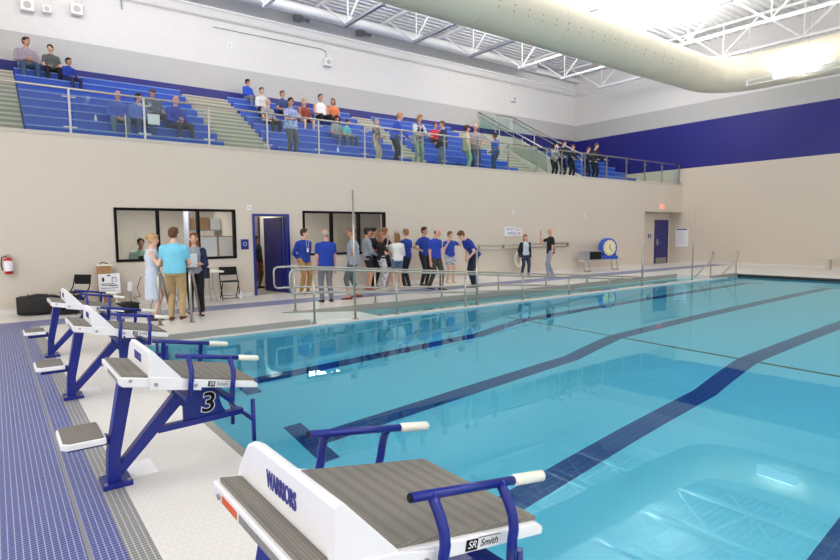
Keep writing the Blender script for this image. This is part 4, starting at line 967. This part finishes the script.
P('man in royal and grey shirt with navy trousers, bending over to talk', 11.25, 12.2, 0, 165, 1.84, 'm', 'fair', ('short', (100, 70, 48)), ((24, 56, 154), 'short', -.1), ('trousers', (32, 38, 64)), ('clasp', 'clasp'), shoes=(24, 22, 24), lean=36, head=(0, 25))
P('woman in a black cardigan, pale blue top and jeans standing by the wall', 15.04, 13.67, 0, -115, 1.55, 'f', 'fair', ('long', (150, 100, 70)), ((190, 206, 222), 'short'), ('trousers', (38, 46, 76)), ('down', 'pocket'), shoes=(40, 34, 34), cardigan=(22, 22, 26), stride=.06)
P('bald man in a black tee and grey jeans lifting one hand', 15.55, 12.95, 0, 150, 1.76, 'm', 'red', ('bald', (0, 0, 0)), ((20, 20, 22), 'short', -.1), ('trousers', (138, 150, 166)), ('down', 'raise'), shoes=(190, 188, 186), stride=.12)
P('bearded man in a pale green tee sitting inside the left window', 2.98, 15.65, 0, -100, 1.76, 'm', 'tan', ('short', (52, 38, 32)), ((176, 210, 192), 'short'), ('trousers', (50, 54, 66)), ('lap', 'lap'), seat=.66, fat=1.2)
# ---- seated in the gallery
def S(label, x, k, hh, face=-95, **kw):
    return person(label, x, 15.85 + .6 * k + .22, 3.85 + .32 * k, face, 1.72 * hh, seat=.335, **kw)
J = (60, 84, 112); BK = (26, 26, 30)
S('bearded man in a plaid shirt and jeans with folded arms, seated top left', 1.08, 7, 1.1, -80, sk='tan', hair=('short', (70, 44, 34)), top=((176, 170, 182), 'long'), pat=('check', 132, 110, 130), bot=('trousers', J), arms=('fold', 'fold'), head=(25, 0), shoes=(90, 70, 50), fat=1.15)
S('woman in a dark grey tee and black trousers seated beside the plaid shirted man', 1.68, 7, .98, -85, sex='f', hair=('short', (60, 36, 30)), top=((84, 90, 88), 'short'), bot=('trousers', BK), arms=('lap', 'lap'), shoes=(170, 160, 150), head=(-20, 10), fat=1.1)
S('dark haired child peeking over the top row of the far left bleacher', 2.05, 6, .8, -60, hair=('short', (30, 24, 22)), sk='tan', top=(ROYAL, 'long'), bot=('trousers', (40, 46, 90)), arms=('lap', 'lap'))
S('white haired man in a blue sweatshirt holding a cane', 2.80, 1, 1, -90, hair=('fringe', (220, 216, 210)), sk='red', top=((66, 90, 180), 'long'), bot=('trousers', (96, 118, 140)), arms=('clasp', 'clasp'), fat=1.15)
b = MB(); b.tube([(2.80, 15.75, 3.73), (2.80, 15.82, 4.62)], .014, 8); tag(b.build('walking_cane', 'steel'), 'thin silver cane held upright by the white haired man', 'cane')
S('dark haired man in a pale blue shirt holding a white paper', 3.27, 1, 1, -75, sk='red', hair=('short', (46, 34, 32)), top=((92, 116, 190), 'long'), bot=('trousers', J), arms=('lap', 'lap'), head=(15, 10), fat=1.1)
b = MB(); b.box((3.3, 15.72, 4.42), (3.58, 15.74, 4.68)); tag(b.build('paper_sheet', 'paper'), 'white paper sheet held by the man in the pale blue shirt', 'paper')
S('man in a grey cap and grey tee on the second lower row', 3.77, 2, .98, -80, sk='tan', hair=('cap', (88, 84, 84)), top=((96, 104, 120), 'short'), bot=('trousers', (60, 66, 80)), arms=('lap', 'lap'), fat=1.15)
S('bald man in a blue and grey tee with dark trousers, right end of the row', 4.22, 1, 1.08, -70, sk='red', hair=('bald', (0, 0, 0)), top=((44, 62, 160), 'long'), bot=('trousers', (62, 66, 72)), arms=('fold', 'lap'), fat=1.15)
S('boy in a blue hoodie and grey trousers alone on the top row', 7.62, 7, .88, -70, hair=('short', (44, 30, 26)), sk='tan', top=((38, 84, 196), 'long'), bot=('trousers', (128, 130, 134)), arms=('lap', 'lap'), head=(35, 0), shoes=(60, 60, 64))
S('dark haired woman in a light grey top behind the bald man', 7.66, 5, 1, -95, sex='f', hair=('bun', (50, 34, 30)), top=((206, 206, 210), 'long'), bot=('trousers', BK), arms=('lap', 'lap'))
S('bald man in a grey tee seated at the front left of the crowd', 7.36, 3, 1, -75, sk='red', hair=('bald', (0, 0, 0)), top=((150, 150, 156), 'short'), bot=('trousers', BK), arms=('lap', 'lap'), head=(20, 0))
S('brown haired man in navy half hidden behind the tie dye shirt', 8.41, 5, 1, -80, sk='tan', hair=('short', (110, 74, 50)), top=((52, 70, 120), 'short'), bot=('trousers', BK), arms=('lap', 'lap'))
S('blonde woman in a rust red sweater with bare legs', 8.95, 4, 1, -95, sex='f', sk='fair', hair=('bob', (190, 150, 110)), top=((140, 62, 46), 'long'), bot=('shorts', (80, 60, 60)), arms=('lap', 'lap'), shoes=(220, 200, 190))
S('person in a white sleeveless top and black trousers on the upper row', 9.9, 5, 1.1, -95, sk='tan', hair=('short', (40, 30, 30)), top=((236, 236, 236), 'none'), bot=('trousers', BK), arms=('lap', 'lap'), fat=1.15)
S('brown haired woman in an orange tee at the right end of the crowd', 10.43, 5, 1, -110, sex='f', sk='tan', hair=('bob', (120, 76, 54)), top=((216, 124, 80), 'short'), bot=('trousers', BK), arms=('lap', 'lap'), head=(-25, 0))
S('dark haired youngster in a grey tee on the lower rows', 9.55, 2, .92, -85, sk='tan', hair=('curly', (70, 46, 40)), top=((128, 136, 140), 'short'), bot=('trousers', (90, 100, 116)), arms=('lap', 'lap'), head=(0, 15))
S('child in a turquoise tee on the lower rows', 9.95, 2, .82, -70, sk='tan', hair=('short', (60, 42, 36)), top=((80, 176, 186), 'short'), bot=('trousers', (70, 84, 110)), arms=('lap', 'lap'), head=(10, 15))
S('person in a red top seated behind the man in the navy shirt', 14.35, 3, 1, -100, sk='red', hair=('short', (90, 64, 50)), top=((188, 40, 48), 'long'), bot=('trousers', BK), arms=('face', 'lap'))
# ---- standing in the gallery
G = 3.72
P('woman in a tie dye top and grey trousers standing at the glass railing', 6.92, 15.15, G, -80, 1.76, 'f', 'tan', ('short', (50, 32, 28)), ((120, 160, 210), 'short', -.1), ('trousers', (92, 92, 98)), ('face', 'rail'), pat=('n', 200, 190, 230), fat=1.15, head=(-20, 10))
P('grey haired person in a patterned shirt and pale trousers standing by the second stairs', 9.95, 15.4, G, -60, 1.56, 'f', 'fair', ('short', (170, 160, 150)), ((150, 136, 136), 'short', -.1), ('trousers', (190, 176, 160)), ('hold', 'down'), pat=('n', 70, 62, 74))
P('blonde man in a blue sweatshirt leaning on the glass railing', 10.35, 14.95, G, -20, 1.76, 'm', 'fair', ('short', (176, 136, 90)), ((52, 80, 184), 'long', -.1), ('trousers', (60, 64, 76)), ('rail', 'rail'), lean=16)
P('woman in a navy patterned top and light cardigan smiling down over the railing', 11.35, 15.05, G, -90, 1.8, 'f', 'fair', ('bob', (150, 112, 78)), ((36, 40, 84), 'short', -.1), ('trousers', (150, 160, 140)), ('rail', 'rail'), cardigan=(196, 198, 196), pat=('n', 190, 170, 180), head=(0, 20), lean=6)
P('man in a dark navy shirt and jeans with a bag at his side', 12.6, 15.25, G, 160, 1.76, 'm', 'red', ('short', (96, 74, 62)), ((50, 58, 84), 'long', -.1), ('trousers', (92, 114, 146)), ('clasp', 'down'), fat=1.15)
P('curly haired woman in a beige jacket, pink top and mint trousers', 13.6, 15.15, G, -30, 1.7, 'f', 'tan', ('curly', (84, 54, 44)), ((214, 110, 124), 'short', -.1), ('trousers', (140, 182, 160)), ('pocket', 'pocket'), cardigan=(190, 186, 160))
P('bald man in a grey shirt with dark jeans beside the woman in the beige jacket', 14.2, 15.35, G, -110, 1.84, 'm', 'red', ('bald', (0, 0, 0)), ((140, 136, 140), 'short', -.1), ('trousers', (58, 70, 92)), ('clasp', 'clasp'), fat=1.12)
P('man in a blue tee and jeans stepping up with one leg raised', 15.15, 15.25, G, 170, 1.6, 'm', 'brown', ('short', (40, 30, 28)), ((52, 96, 190), 'short', -.1), ('trousers', (52, 70, 100)), ('clasp', 'down'), legs=(.3, -.12), lean=4)
uni = [('dark haired young woman in a grey vest, leftmost of the five dressed in dark', 18.3, 1.5, 'f', ('long', (34, 26, 26)), (150, 146, 144)), ('brown haired young man in black, second from left of the five dressed in dark', 18.82, 1.62, 'm', ('short', (84, 60, 46)), (24, 24, 32)), ('short young woman in black, middle of the five dressed in dark', 19.4, 1.52, 'f', ('short', (96, 62, 48)), (24, 24, 32)),
       ('young woman in black with white collar, fourth of the five dressed in dark', 20.45, 1.5, 'f', ('short', (80, 52, 44)), (24, 24, 32)), ('tall young man in black, rightmost of the five dressed in dark', 20.98, 1.7, 'm', ('short', (74, 52, 42)), (22, 22, 28))]
for lab, x, hh, sx_, hr, c_ in uni:
    P(lab, x, 15.13, G, -100, hh, sx_, 'fair', hr, (c_, 'long', -.1), ('trousers', (24, 24, 34)), ('rail', 'rail'), lean=8, head=(10, 10), group='five young people in dark clothes at the railing')
flush()
b = MB(); b.box((2.93, 11.28, .98), (3.13, 11.3, 1.24)); tag(b.build('paper_sheet', 'paper'), 'white papers held by the woman in the navy cardigan', 'paper')
t = thing('handbag', 'black handbag hanging at the side of the woman in the navy cardigan', 'bag', (3.4, 11.7, .72)); b = MB(); b.box((-.05, -.12, 0), (.05, .12, .22)); b.build('bag_body', 'bag', t, bevel=.02); b = MB(); b.tube([(0, -.09, .2), (-.03, -.05, .34), (-.03, .05, .34), (0, .09, .2)], .008, 5); b.build('strap', 'black', t)
t = thing('handbag', 'brown handbag on the gallery floor by the mint trousers', 'bag', (13.25, 15.2, G)); b = MB(); b.box((-.18, -.08, 0), (.18, .08, .24)); b.build('bag_body', cloth((92, 56, 48)), t, bevel=.03); b = MB(); b.tube([(-.1, 0, .22), (-.08, 0, .34), (.08, 0, .34), (.1, 0, .22)], .01, 5); b.build('strap', 'black', t)
t = thing('lanyard', 'white badge on a lanyard hanging on the man in the royal blue sweatshirt', 'lanyard', (6.62 + .16 * math.cos(-1.36), 13.9 + .17 * math.sin(-1.36), 1.12), math.radians(-78) + PI / 2)
b = MB(); b.box((-.035, -.005, 0), (.035, .0, .1)); b.build('badge', 'paper', t); b = MB(); b.tube([(-.06, .0, .36), (-.01, -.003, .1)], .004, 4); b.tube([(.06, .0, .36), (.01, -.003, .1)], .004, 4); b.build('cord', 'paper', t)
